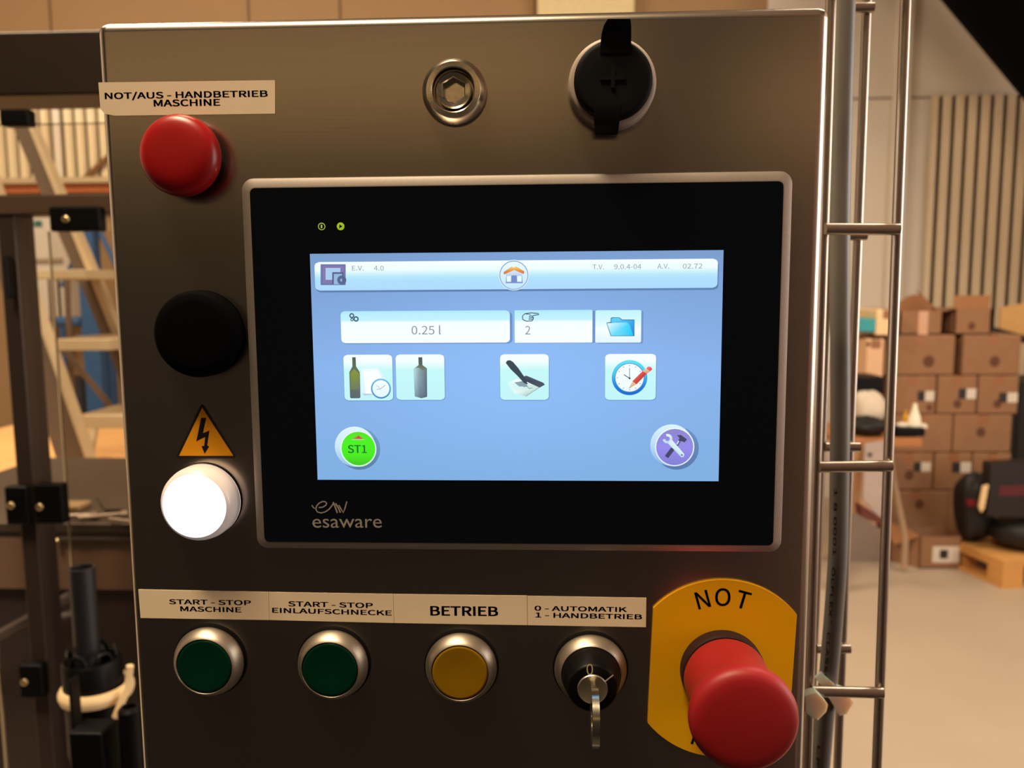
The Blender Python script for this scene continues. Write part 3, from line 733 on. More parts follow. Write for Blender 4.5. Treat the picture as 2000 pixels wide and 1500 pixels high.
# ================================================================== cartons (right)
KRAFT = mat('kraft_card', (148, 110, 82), rough=.8, var=.05, scale=18, spec=.2)
KRAFT_L = mat('pale_card', (226, 184, 148), rough=.8, var=.04, scale=18, spec=.2)
TAPE = mat('brown_tape', (150, 96, 58), rough=.45, var=.03)
PRINT = mat('faded_print', (96, 58, 38), rough=.8, var=.1)
WHITEP = mat('white_paper', (216, 204, 190), rough=.7, var=.02)
DARKP = mat('dark_print', (40, 34, 34), rough=.7, var=.05)
YC = 4.15
def carton(px, Y, depth, label, m=KRAFT, zbot=None, mark=None, stick=None, group='stacked cartons', open_=False, ztop=None):
    x0_, y0_, x1_, y1_ = px; A, B = W(x0_, y0_, Y), W(x1_, y1_, Y); z0 = B.z if zbot is None else zbot
    if ztop is not None: A.z = ztop - .002
    A.x += .005; B.x -= .005
    t = thing('carton', ((A.x + B.x) / 2, Y + depth / 2, z0), label, 'box', group)
    b = MB()
    if open_:
        w_ = .006
        b.box((A.x, Y, z0), (B.x, Y + w_, A.z)); b.box((A.x, Y + depth - w_, z0), (B.x, Y + depth, A.z)); b.box((A.x, Y, z0), (A.x + w_, Y + depth, A.z)); b.box((B.x - w_, Y, z0), (B.x, Y + depth, A.z)); b.box((A.x, Y, z0), (B.x, Y + depth, z0 + w_))
    else: b.box((A.x, Y, z0), (B.x, Y + depth, A.z), bev=.010)
    b.build('body', m, t)
    if not open_:
        xm = (A.x + B.x) / 2
        b = MB(); b.box((xm - .025, Y - .0012, A.z - .05), (xm + .025, Y, A.z - .006)); b.box((xm - .025, Y, A.z), (xm + .025, Y + depth, A.z + .0012)); b.build('tape', TAPE, t, smooth=0)
    if mark:
        c = W(mark[0], mark[1], Y - .001); s_ = mark[2] / ppm(Y)
        b = MB(); b.prism([c + Vector((s_ * math.cos(k * .7854), 0, s_ * 1.1 * math.sin(k * .7854))) for k in range(8)], (0, .001, 0)); b.build('printed_mark', PRINT, t, smooth=0)
    if stick:
        a_, b_ = W(stick[0], stick[1], Y - .001), W(stick[2], stick[3], Y - .001); xm = a_.x + (b_.x - a_.x) * .44
        b = MB(); b.box((a_.x, Y - .0012, b_.z), (xm, Y, a_.z), 1); b.box((xm, Y - .0012, b_.z), (b_.x, Y, a_.z), 0); b.build('paper_label', [WHITEP, DARKP], t, smooth=0, label='white paper label with dark print')
    return t
# bottom row to top row
r5 = W(0, 950, YC).z; r4 = W(0, 880, YC).z; r3 = W(0, 809, YC).z; r2 = W(0, 737, YC).z; r1 = W(0, 662, YC).z
carton((1722, 950, 1851, 1060), YC, .36, 'brown carton in the bottom row, left, behind the open floor carton', zbot=0, ztop=r5, mark=(1796, 985, 9))
carton((1853, 950, 1968, 1060), YC, .36, 'brown carton in the bottom row, right, behind the black bag', zbot=0, ztop=r5)
TOPS = {r5: r4, r4: r3, r3: r2, r2: r1}
def rowc(px, zb__, Y, d, label, **k): return carton(px, Y, d, label, zbot=zb__, ztop=TOPS.get(zb__), **k)
rowc((1724, 880, 1823, 950), r5, YC, .36, 'brown carton with white label below the work table edge', stick=(1785, 903, 1817, 921), mark=(1776, 928, 9))
rowc((1825, 881, 1898, 950), r5, YC, .36, 'brown carton with white label in the second row from the floor, middle', stick=(1860, 903, 1896, 923))
rowc((1900, 881, 1974, 950), r5, YC, .36, 'plain brown carton behind the black case, second row from the floor')
rowc((1732, 809, 1861, 880), r4, YC, .36, 'brown carton behind the black tray of bits, third row')
rowc((1863, 811, 1976, 880), r4, YC, .36, 'plain brown carton with dark round print, third row right', mark=(1916, 844, 9))
rowc((1732, 738, 1828, 809), r3, YC, .36, 'brown carton with white label, fourth row left', stick=(1793, 764, 1824, 783), mark=(1815, 796, 6))
rowc((1831, 739, 1908, 809), r3, YC, .36, 'brown carton with white label, fourth row middle', stick=(1873, 759, 1906, 779), mark=(1870, 789, 8))
rowc((1911, 738, 1989, 809), r3, YC, .36, 'brown carton with white label, fourth row right', stick=(1952, 767, 1987, 786), mark=(1948, 789, 8))
rowc((1729, 662, 1865, 737), r2, YC, .40, 'wide brown carton, fifth row left, dark round print', mark=(1814, 706, 11))
rowc((1881, 663, 1993, 737), r2, YC, .40, 'wide brown carton, fifth row right, under the open topped carton', mark=(1943, 706, 10))
# open carton with arched flap, left on top
t = rowc((1757, 607, 1841, 658), r1, YC + .02, .34, 'brown carton on top of the pile with a bulging arched flap', open_=True)
A, B = W(1757, 607, YC + .02), W(1841, 607, YC + .02); b = MB(); vs, fs = [], []; n = 12
for k in range(n + 1):
    u = k / n; x = A.x + (B.x - A.x) * u; zz = A.z + .085 * math.sin(math.pi * u) ** .8
    vs += [(x, YC + .10, A.z - .01), (x, YC + .12 - .03 * math.sin(math.pi * u), zz), (x, YC + .126 - .03 * math.sin(math.pi * u), zz), (x, YC + .108, A.z - .01)]
for k in range(n):
    for q_ in range(4): fs.append([4 * k + q_, 4 * k + (q_ + 1) % 4, 4 * k + 4 + (q_ + 1) % 4, 4 * k + 4 + q_])
b.add(vs, fs); b.build('flap', mat('card_inside', (146, 98, 60), rough=.8, var=.05), t)
b = MB(); c = W(1803, 630, YC + .02); b.box((c.x - .025, YC + .0185, c.z - .07), (c.x + .025, YC + .02, c.z + .06)); b.build('tape', mat('pale_tape', (206, 160, 128), rough=.5), t)
# open carton with raised flap, right on top
t = rowc((1864, 603, 1936, 658), r1, YC + .02, .34, 'brown carton on top of the pile with its flap standing up', open_=True, mark=(1898, 637, 7))
A, B = W(1864, 603, YC + .02), W(1936, 603, YC + .02); H1 = W(1900, 577, YC + .12).z
b = MB(); b.prism([(A.x + .005, YC + .04, A.z - .004), (B.x, YC + .04, A.z - .004), (B.x + .035, YC + .10, H1), (A.x + .035, YC + .10, H1)], (0, .006, 0)); b.build('flap', mat('card_inside', (146, 98, 60), rough=.8), t)
b = MB(); b.prism([(A.x, YC + .02, A.z), (A.x, YC + .33, A.z), (A.x - .07, YC + .33, A.z + .10), (A.x - .07, YC + .04, A.z - .02)], (.006, 0, 0)); b.build('flap', KRAFT, t)
# pale cartons at left of the pile
PALE = 'pale cartons beside the pile'
carton((1692, 662, 1727, 737), YC - .06, .3, 'pale pinkish carton standing behind the white sack and the cable tray', m=KRAFT_L, mark=(1696, 672, 4), group=PALE, zbot=0)
carton((1711, 604, 1756, 656), YC - .06, .3, 'small cream carton on top of the pale carton beside the teal sheet', m=mat('cream_card', (240, 206, 160), rough=.8), group=PALE, zbot=r1)
A, B = W(1676, 622, YC - .06), W(1712, 650, YC - .06)
b = MB(); b.box((A.x, YC - .05, B.z + .004), (B.x, YC + .14, A.z), rot=Matrix.Rotation(.04, 3, 'Y'), bev=.004); o = b.build('teal_tray', mat('teal_plastic', (36, 150, 158), rough=.4)); tag(o, 'teal plastic tray left of the small cream carton', 'tray')
# board and beam at the right
A = W(1938, 600, YC + .5); B = W(2040, 596, YC + .5); zz = W(1938, 655, YC + .5).z
b = MB(); b.prism([(A.x, YC + .40, A.z), (A.x + .3, YC + .44, A.z + .05), (A.x + .3, YC + .44, zz - .06), (A.x, YC + .40, zz)], (0, .02, 0)); o = b.build('tan_board', mat('tan_board', (206, 160, 100), rough=.7)); tag(o, 'tan flat board leaning behind the topmost cartons', 'board')
A, B = W(1937, 645, YC + .38), W(2030, 671, YC + .38)
b = MB(); b.tube([A, B], .022, 8); o = b.build('dark_beam', mat('dark_wood', (40, 28, 24), rough=.7)); tag(o, 'dark sloping beam beside the topmost carton', 'beam')
# dark cupboard at the edge
A, B = W(1977, 742, YC + .42), W(2080, 742, YC + .42)
b = MB(); b.box((A.x, YC + .36, 0), (B.x, YC + .7, A.z), bev=.005); cu_ = thing('dark_cupboard', ((A.x + B.x) / 2, YC + .5, 0), 'black cupboard standing right of the carton pile', 'cupboard'); b.build('body', mat('black_lacquer', (16, 11, 11), rough=.5), cu_)
b = MB(); b.box((A.x + .012, YC + .354, .03), (A.x + .2, YC + .36, A.z - .02), bev=.002); b.build('door', mat('black_lacquer', (16, 11, 11), rough=.5), cu_)
# open floor carton
YF = 3.92
A, B = W(1797, 1048, YF), W(1880, 1048, YF); z0 = 0
t = thing('carton', ((A.x + B.x) / 2, YF + .15, 0), 'low open carton on the floor with a white label in front of the pile', 'box')
b = MB(); w_ = .006
b.box((A.x, YF, 0), (B.x, YF + w_, A.z)); b.box((A.x, YF + .16, 0), (B.x, YF + .166, A.z)); b.box((B.x - w_, YF, 0), (B.x, YF + .166, A.z)); b.box((A.x, YF, 0), (A.x + w_, YF + .166, A.z)); b.box((A.x, YF, 0), (B.x, YF + .166, w_)); b.build('body', KRAFT, t)
b = MB(); b.prism([(A.x, YF + .003, A.z), (A.x, YF + .16, A.z), (A.x - .12, YF + .19, A.z + .03), (A.x - .12, YF + .02, A.z - .05)], (.005, 0, .002)); b.build('flap', mat('card_inside', (146, 98, 60), rough=.8), t)
b = MB(); b.prism([(A.x, YF, 0), (A.x, YF, A.z), (A.x - .13, YF + .16, A.z), (A.x - .13, YF + .16, 0)], (0, .005, 0)); b.build('side_wall', KRAFT, t)
p_, q_ = W(1822, 1067, YF - .001), W(1873, 1099, YF - .001); b = MB(); b.box((p_.x, YF - .0012, q_.z), (q_.x, YF, p_.z)); lb = b.build('paper_label', WHITEP, t)
p_, q_ = W(1836, 1074, YF - .002), W(1851, 1091, YF - .002); b = MB(); b.box((p_.x, YF - .0020, q_.z), (q_.x, YF - .0012, p_.z)); b.build('printed_mark', DARKP, lb)

# pallet with black bag and case
WOOD = mat('pallet_wood', (206, 150, 84), rough=.75, var=.12, scale=5, stretch=(1, 1, 12))
P0 = WZ(1957, 1150, 0); dirx = Vector((1, .06, 0)).normalized(); diry = Vector((-.24, 1, 0)).normalized()
t = thing('pallet', P0, 'wooden pallet on the floor carrying the black bag and case', 'pallet')
Lp, Dp = .9, .42
def slab(o, dx, dy, a0, a1, b0, b1, z0, z1):
    return [o + dx * a0 + dy * b0 + Vector((0, 0, z0)), o + dx * a1 + dy * b0 + Vector((0, 0, z0)), o + dx * a1 + dy * b1 + Vector((0, 0, z0)), o + dx * a0 + dy * b1 + Vector((0, 0, z0))], Vector((0, 0, z1 - z0))
for k in range(3):
    b = MB(); s_ = slab(P0, dirx, diry, 0, Lp, Dp * k / 3, Dp * k / 3 + .115, .115, .137); b.prism(*s_); b.build('top_board', WOOD, t, smooth=0)
for k in range(3):
    a_ = (Lp - .1) * k / 2
    b = MB(); b.prism(*slab(P0, dirx, diry, a_, a_ + .1, 0, Dp - .02, .094, .115)); b.build('stringer_board', WOOD, t, smooth=0)
    b = MB(); b.prism(*slab(P0, dirx, diry, a_, a_ + .1, 0, Dp - .02, 0, .018)); b.build('bottom_board', WOOD, t, smooth=0)
    for j in range(2):
        b_ = (Dp - .12) * j; b = MB(); b.prism(*slab(P0, dirx, diry, a_, a_ + .1, b_, b_ + .1, .018, .094)); b.build('block', WOOD, t, smooth=0)
BLACK_BAG = mat('black_bag_fabric', (14, 11, 13), rough=.6, var=.2, scale=20, bump=.4, bumpdist=.01)
zp = .137
c = P0 + dirx * .50 + diry * .19 + Vector((0, 0, zp + .083))
b = MB(); b.blob(c, .40, .16, .080, seed=3, amp=.03, pw=.6); bag = b.build('black_bag', BLACK_BAG); tag(bag, 'black soft bag lying flat on the pallet', 'bag')
c = W(1902, 1012, P0.y + .31); c.z = zp + .186
b = MB(); b.blob(c, .088, .085, .170, seed=5, amp=.08, pw=.7); o = b.build('black_sack', BLACK_BAG); tag(o, 'upright black sack with red patch at the left end of the pallet', 'sack')
b = MB(); cc = W(1898, 982, c.y - .075); b.box(cc + Vector((-.022, -.012, -.018)), cc + Vector((.022, .03, .018)), bev=.006); rp = b.build('red_patch', mat('dark_red_cloth', (120, 20, 24), rough=.7), None)
rp.parent = o; rp.location = rp.location - o.location
rp.name = 'patch'
YK = P0.y + .13
p4 = [W(x, y, YK) for x, y in ((1928, 1008), (1936, 906), (2050, 900), (2050, 1012))]
cz = thing('black_case', (sum(p.x for p in p4) / 4, YK + .08, p4[0].z - .02), 'black boxy case with a dark red stripe standing on the black bag', 'case')
b = MB(); b.prism(p4, (0, .08, 0)); b.build('body', mat('black_case_shell', (20, 15, 17), rough=.45, var=.1), cz, smooth=20)
p4 = [W(x, y, YK - .002) for x, y in ((1950, 969), (1953, 949), (2050, 945), (2050, 966))]; b = MB(); b.prism(p4, (0, .003, 0)); b.build('stripe', mat('dark_red_stripe', (84, 14, 28), rough=.5), cz, smooth=0)
A, B = W(1926, 950, YK - .03), W(1917, 999, YK - .03)
b = MB(); b.prism([W(x, y, YK - .03) for x, y in ((1920, 950), (1931, 947), (1923, 992), (1917, 1001), (1912, 990))], (0, .012, 0)); o = b.build('pale_stick', mat('pale_wood', (232, 200, 150), rough=.6)); tag(o, 'short pale wooden stick leaning on the black case', 'stick')

# ================================================================== work table with clutter behind the cable tray
YT = 3.55
zt_ = W(1700, 858, YT).z; A, B = W(1640, 860, YT), W(1802, 860, YT)
tb = thing('work_table', ((A.x + B.x) / 2, YT + .3, 0), 'wooden topped work table crowded with bags and bits behind the cable tray', 'table')
b = MB(); b.box((A.x, YT, zt_ - .035), (B.x, YT + .5, zt_), bev=.003); b.build('tabletop', mat('table_wood', (170, 112, 66), rough=.6, var=.1), tb)
LX = W(1648, 860, YT).x
for xx, yy in ((A.x + .03, YT + .03), (LX, YT + .03), (A.x + .03, YT + .46), (LX, YT + .46)):
    b = MB(); b.box((xx - .02, yy - .02, 0), (xx + .02, yy + .02, zt_ - .034)); b.build('leg', mat('leg_wood', (160, 112, 70), rough=.6), tb)
def on_table(name, mb, m, label, cat, **k):
    o = mb.build(name, m, **k); return tag(o, label, cat)
def lump(px, py, rx, rz, ry, Y, seed, amp=.12, pw=.8):
    c = W(px, py, Y); s_ = ppm(Y); b = MB(); rz_ = rz / s_
    b.blob(Vector((c.x, c.y, max(c.z, zt_ + rz_ * 1.1))), rx / s_, ry, rz_, seed=seed, amp=amp, pw=pw); return b
on_table('black_tub', MB().box(W(1664, 771, YT + .28), W(1729, 736, YT + .28) + Vector((0, .2, 0)), bev=.01), BLACK_PLASTIC, 'black tub on the white sack under the pale carton', 'tub')
on_table('white_sack', lump(1688, 806, 32, 36, .12, YT + .30, 4, .10), mat('white_sack_fabric', (206, 190, 172), rough=.8, var=.08, scale=30), 'crumpled white sack on the work table below the black tub', 'sack')
on_table('black_bundle', lump(1692, 838, 34, 17, .09, YT + .12, 9, .14), BLACK_BAG, 'black crumpled bundle on the table edge in front of the white sack', 'bundle')
b = MB(); b.box(W(1750, 853, YT + .05), W(1808, 836, YT + .05) + Vector((0, .16, 0)), bev=.006); on_table('black_tray', b, BLACK_PLASTIC, 'flat black tray of bits on the right end of the work table', 'tray')
c = W(1785, 836, YT + .12); b = MB(); h_ = 48 / ppm(YT + .12); b.lathe([(0, 0), (.035, 0), (.034, .01), (.026, h_ * .45), (.012, h_ * .8), (.008, h_), (0, h_)], c, (0, 0, 1), 20); on_table('nozzle_bottle', b, NYLON, 'white cone shaped nozzle bottle standing in the black tray', 'bottle')
c = W(1768, 836, YT + .14); b = MB(); h_ = 34 / ppm(YT + .14); b.lathe([(0, 0), (.014, 0), (.014, h_ * .7), (.007, h_ * .8), (.007, h_), (0, h_)], c, (0, 0, 1), 16); on_table('yellow_bottle', b, mat('yellow_bottle', (206, 150, 30), rough=.4), 'small yellow bottle in the black tray beside the white cone', 'bottle')
b = MB(); c = W(1803, 838, YT + .10); b.blob(c + Vector((0, 0, .012)), .018, .018, .014, seed=2); on_table('white_rag', b, WHITEP, 'small white rag at the end of the black tray', 'rag')
b = MB(); c = W(1762, 834, YT + .12); b.blob(c + Vector((0, 0, .008)), .03, .03, .014, seed=12); on_table('pale_rag', b, WHITEP, 'pale crumpled rag in the black tray left of the bottles', 'rag')
# grey panel leaning under the table and the things on the floor there
YU = YT - .04
b = MB(); b.prism([W(x, y, YU) for x, y in ((1690, 868), (1726, 862), (1729, 985), (1722, 1018), (1686, 975))], (0, .02, 0)); o = b.build('hanging_sheet', mat('grey_white_panel', (176, 158, 150), rough=.6)); tag(o, 'grey white sheet with a small dark spot hanging in front of the work table', 'sheet')
c = W(1699, 888, YU - .001); b = MB(); b.lathe([(.010, 0), (.010, .002), (0, .002)], c, n=12); sp = b.build('spot', DARKP, None); sp.parent = o; sp.location = sp.location - o.location
b = MB(); b.prism([W(x, y, YU - .03) for x, y in ((1682, 990), (1688, 990), (1724, 1013), (1724, 1027), (1684, 1010))], (0, .08, 0)); o = b.build('red_brown_board', mat('red_brown', (92, 40, 30), rough=.6)); tag(o, 'red brown board end under the grey panel', 'board')
YS = 4.02; p4 = [W(x, y, YS) for x, y in ((1640, 1003), (1690, 1010), (1728, 1040))]; zf = 0
b = MB(); b.prism([p4[0], p4[1], p4[2], Vector((p4[2].x + .02, YS, 0)), Vector((p4[0].x, YS, 0))], (0, .06, 0)); o = b.build('grey_sack', mat('grey_sack_fabric', (150, 132, 122), rough=.8, var=.06, scale=14, bump=.3, bumpdist=.01)); tag(o, 'grey sack slumped on the floor under the work table', 'sack')
pts_ = [W(x, y, 3.86) for x, y in ((1738, 880), (1742, 925), (1752, 975), (1762, 1020), (1768, 1055), (1767, 1085))]; pts_[-1].z = .02
b = MB(); b.tube(pts_, .016, 10); o = b.build('pale_hose', mat('pale_hose', (170, 142, 116), rough=.5)); tag(o, 'pale hose hanging from the work table down to the floor', 'hose')

# ================================================================== black tube added for the dark upper corner, a thumb at the lens
b = MB(); YD = 4.3
A, B = W(2072 - 300, -34 - 367, YD), W(2072 + 120, -34 + 147, YD); b.tube([A, B], 154 / ppm(YD), 40); o = b.build('added_dark_tube', mat('dark_corner_black', (5, 4, 4), rough=.95, var=.1, spec=.05)); tag(o, 'large round black tube added in the upper corner in place of a thumb over the lens', 'stand-in')

# ================================================================== cable tray, cable, ties
ty_b, ty_c = .112, .178
def vpt(px, py, Y): return W(px, py, Y)
def vertical(pts, Y, r):
    return [W(x, y, Y) for x, y in pts]
trz = W(1700, 750, ty_b)
tr = thing('cable_tray', (trz.x, ty_b, 0), 'upright wire cable tray of bright steel rods beside the control cabinet', 'cable tray')
def rod(pts, r, name, n=14):
    b = MB(); b.tube(pts, r, n); return b.build(name, STEEL_WIRE, tr, smooth=60)
def full(xt, xb, Y, r):
    A, B = W(xt, 0, Y), W(xb, 1500, Y); d = (B - A); k = -(A.z) / d.z * 1.0
    top = A - d * .35; bot = A + d * ((.02 - A.z) / d.z)
    rod([top, bot], r, 'upright_rod')
full(1769, 1712.5, ty_b, .00255)
full(1623, 1576, ty_b, .00255)
full(1693.5, 1636, ty_c, .00255)
full(1640, 1580, ty_c, .00255)
def bar(xa, xb, y, dy, Y, r, name): rod([W(xa, y, Y), W(xb, y + dy, Y)], r, name)
for y, xa, xb, dy in ((447, 1612, 1756, 1), (912, 1600, 1741, -2), (1350, 1586, 1724, 3), (-25, 1624, 1772, 1)): bar(xa, xb, y, dy, ty_b - .0046, .0029, 'cross_rod')
for y, xa, xb in ((15, 1640, 1706), (460, 1625, 1692), (873, 1612, 1679), (1267, 1596, 1660)): bar(xa, xb, y, 0, ty_c - .0046, .0028, 'cross_rod')
for zz in (1.62, .1):
    k = (1.7 - zz); q1 = W(1769, 0, ty_b); q1b = W(1712.5, 1500, ty_b); q2 = W(1693.5, 0, ty_c); q2b = W(1636, 1500, ty_c)
    e1 = q1 + (q1b - q1) * ((zz - q1.z) / (q1b.z - q1.z)); e2 = q2 + (q2b - q2) * ((zz - q2.z) / (q2b.z - q2.z))
    rod([e1, e2], .0025, 'tie_bracket')

CABLE = mat('grey_cable_sheath', (112, 106, 100), rough=.42, var=.04, scale=60, spec=.6)
ty_g = .142
cpx = [(1650.5, -160), (1650.5, 0), (1645, 200), (1641, 400), (1640.5, 600), (1641, 800), (1638.5, 1000), (1636, 1090), (1628.5, 1200), (1620, 1300), (1611, 1400), (1602.5, 1500), (1588, 1660), (1570, 1800)]
path = [W(x, y, ty_g) for x, y in cpx]
# smooth the path with a Catmull-Rom curve
def crom(P, n=8):
    out = []
    for i in range(len(P) - 1):
        p0_, p1_, p2_, p3_ = P[max(i - 1, 0)], P[i], P[i + 1], P[min(i + 2, len(P) - 1)]
        for k in range(n):
            u = k / n; out.append(.5 * ((2 * p1_) + (p2_ - p0_) * u + (2 * p0_ - 5 * p1_ + 4 * p2_ - p3_) * u * u + (3 * p1_ - p0_ - 3 * p2_ + p3_) * u ** 3))
    out.append(P[-1]); return out
path = crom(path)
RC = 18.4 / ppm(ty_g)
end = path[-1]; path += [Vector((end.x - .004, ty_g, end.z - .1)), Vector((end.x - .004, ty_g, .02))]
cb = thing('grey_cable', (path[0].x, ty_g, path[-1].z), 'thick grey cable with black printed lettering strapped to the cable tray', 'cable')
b = MB(); b.tube(path, RC, 24); b.build('sheath', CABLE, cb, smooth=70)
def cable_text(s, ytop, ybot, size):
    """lettering wound onto the sheath, reading down the cable"""
    vs, fs = glyphs(s); xs = [v.x for v in vs]; xa, xb = min(xs), max(xs)
    A, B = W(0, ytop, ty_g).z, W(0, ybot, ty_g).z; hh = .72
    a = Art(0); a.c = []; P = []
    for v in vs:
        zz = A + (B - A) * (v.x - xa) / (xb - xa)
        for q1, q2 in zip(path, path[1:]):
            if q1.z >= zz >= q2.z:
                k = (q1.z - zz) / (q1.z - q2.z); cx = q1.x + (q2.x - q1.x) * k; break
        an = -.42 + (v.y - hh / 2) / hh * size / RC
        P.append(Vector((cx + math.sin(an) * (RC + .00006), ty_g - math.cos(an) * (RC + .00006), zz)))
    n = len(P); a.v = []; a.f = []
    for dx, dz in ((0, 0), (-1, -1), (1, 1), (-1, 1), (1, -1)):
        k = len(a.v); a.v += [q + Vector((dx * 1.1e-4, 0, dz * 1.3e-4)) for q in P]; a.f += [[k + i for i in f[::-1]] for f in fs]
    a.mi = [0] * len(a.f); a.c = [rgb((24, 20, 18))] * len(a.v)
    a.build('lettering', INK, cb, smooth=0, label='black printed lettering')
cable_text('ÖLFLEX\u00b4  CLASSIC', 1090, 1308, .0046)
cable_text('1 8 0001', 945, 1068, .0046)
cable_text('LFLEX', 1420, 1530, .0046)

def tie(label, pts, wid, th, head):
    c = sum((Vector(p) for p in pts), Vector()) / len(pts)
    t = thing('cable_tie', (c.x, c.y, min(p.z for p in pts)), label, 'cable tie')
    b = MB(); vs, fs = [], []
    for i, p in enumerate(pts):
        d = (pts[min(i + 1, len(pts) - 1)] - pts[max(i - 1, 0)]); d.y = 0; d.normalize(); nn = Vector((-d.z, 0, d.x)) * wid
        vs += [p + nn, p - nn, p - nn + Vector((0, th, 0)), p + nn + Vector((0, th, 0))]
    for i in range(len(pts) - 1):
        for q in range(4): fs.append([4 * i + q, 4 * i + (q + 1) % 4, 4 * i + 4 + (q + 1) % 4, 4 * i + 4 + q])
    fs += [[0, 1, 2, 3], [len(vs) - 4 + q for q in (3, 2, 1, 0)]]
    b.add(vs, fs); b.build('strap', NYLON, t, smooth=40)
    b = MB(); b.prism(head, (0, .006, 0)); b.build('head', NYLON, t, smooth=30)
yt = ty_g - RC - .003
tie('white cable tie slanting across the grey cable', [W(x, y, yt + dy) for x, y, dy in ((1598, 1318, .004), (1608, 1330, .001), (1622, 1342, -.001), (1638, 1362, -.001), (1650, 1378, 0))], .0026, .0012,
    [W(x, y, yt - .002) for x, y in ((1620, 1364), (1640, 1346), (1652, 1350), (1668, 1372), (1655, 1394), (1640, 1398))])
tie('short white cable tie head clamped at the cabinet edge beside the red mushroom button', [W(x, y, ty_b - .008) for x, y in ((1570, 1388), (1582, 1376), (1590, 1372))], .003, .0012,
    [W(x, y, ty_b - .012) for x, y in ((1572, 1360), (1582, 1356), (1596, 1353), (1606, 1362), (1617, 1376), (1614, 1390), (1597, 1407), (1584, 1400), (1574, 1392))])

# ================================================================== machine guard frame (left)
FRAME_D = mat('dark_guard_steel', (52, 41, 34), rough=.42, metal=.6, var=.04, scale=20)
FRAME_L = mat('grey_guard_steel', (150, 132, 118), rough=.45, metal=.7, var=.04, scale=20)
YM = .98
gf = thing('machine_guard', (W(60, 750, YM).x, YM, 0), 'dark steel guard frame of the machine left of the control cabinet', 'guard frame')
def front(px0, py0, px1, py1, Y, d, m, name, bev=.002):
    A, B = W(px0, py0, Y), W(px1, py1, Y); b = MB(); b.box((A.x, Y, min(A.z, B.z)), (B.x, Y + d, max(A.z, B.z)), bev=bev); return b.build(name, m, gf)
# post: the leaning look comes from the camera, it stands upright
A, B = W(33, 950, YM), W(66, 950, YM)
b = MB(); b.box((A.x, YM, 0), (B.x, YM + .052, W(0, 420, YM).z + .002), bev=.003); b.build('post', mat('brown_grey_post', (66, 54, 48), rough=.36, metal=.5, var=.04), gf)
Tp, Tb = W(0, 67, YM).z, W(0, 191, YM).z
b = MB(); b.box((A.x - .4, YM - .012, Tb), (.12, YM + .09, Tp), bev=.004); b.build('top_beam', FRAME_D, gf)
Tp, Tb = W(0, 381, YM).z, W(0, 420, YM).z
b = MB(); b.box((A.x - .3, YM - .004, Tb), (.12, YM + .05, Tp), bev=.003); b.build('middle_rail', mat('brown_grey_rail', (78, 60, 46), rough=.45, metal=.2, var=.04), gf)
# second post out of sight behind the cabinet carries the other end
b = MB(); b.box((.05, YM + .005, 0), (.09, YM + .05, W(0, 191, YM).z), bev=.003); b.build('post', FRAME_L, gf)
# clamp blocks, each with a screw
SCREW = mat('screw_brass_steel', (190, 170, 130), rough=.3, metal=1, var=.1, scale=300)
def clamp(px0, py0, px1, py1, sx_, sy_, Y=None):
    Y = YM - .022 if Y is None else Y
    o = front(px0, py0, px1, py1, Y, .022, BLACK_PLASTIC, 'clamp_block', .004)
    if sx_ is None: return
    c = W(sx_, sy_, Y); b = MB(); b.lathe([(.0062, 0), (.0062, .0018), (.0050, .0034), (.0028, .0040), (.0026, .0016), (0, .0016)], c, n=18); b.build('screw', SCREW, o, smooth=40)
clamp(93, 403, 196, 451, 129, 428)
clamp(-4, 212, 56, 245, None, None)
clamp(6, 951, 56, 1026, 22, 987)
clamp(62, 946, 124, 1025, 78, 990)
clamp(33, 1300, 84, 1366, 48, 1332)
clamp(3, 500, 17, 582, None, None)
# clear guard sheets
SHEET = clear_sheet('clear_polycarbonate', (.93, .91, .88, 1), .9)
EDGE = mat('sheet_edge', (190, 170, 140), rough=.3, var=.05)
def sheet(px0, py0, px1, py1, Y, edges, label):
    A, B = W(px0, py0, Y), W(px1, py1, Y); zt2, zb2 = max(A.z, B.z), max(.25, min(A.z, B.z))
    t = thing('clear_guard_sheet', ((A.x + B.x) / 2, Y, zb2), label, 'guard sheet')
    b = MB(); b.box((A.x, Y, zb2), (B.x, Y + .004, zt2)); b.build('pane', SHEET, t, smooth=0)
    e = .0022
    for k in edges:
        b = MB()
        if k == 't': b.box((A.x, Y - .0003, zt2 - e * .6), (B.x, Y + .0043, zt2))
        if k == 'l': b.box((A.x, Y - .0003, zb2), (A.x + e, Y + .0043, zt2))
        if k == 'r': b.box((B.x - e * 1.6, Y - .0003, zb2), (B.x, Y + .0043, zt2))
        b.build('edge', EDGE, t, smooth=0)
sheet(-80, 244, 420, 376, YM + .03, 't', 'clear plastic guard sheet between the top beam and the middle rail')
sheet(92, 452, 420, 1700, YM + .012, 'l', 'clear plastic guard sheet right of the guard post below the middle rail')
sheet(-120, 452, 30, 1700, YM + .014, 'r', 'clear plastic guard sheet left of the guard post')

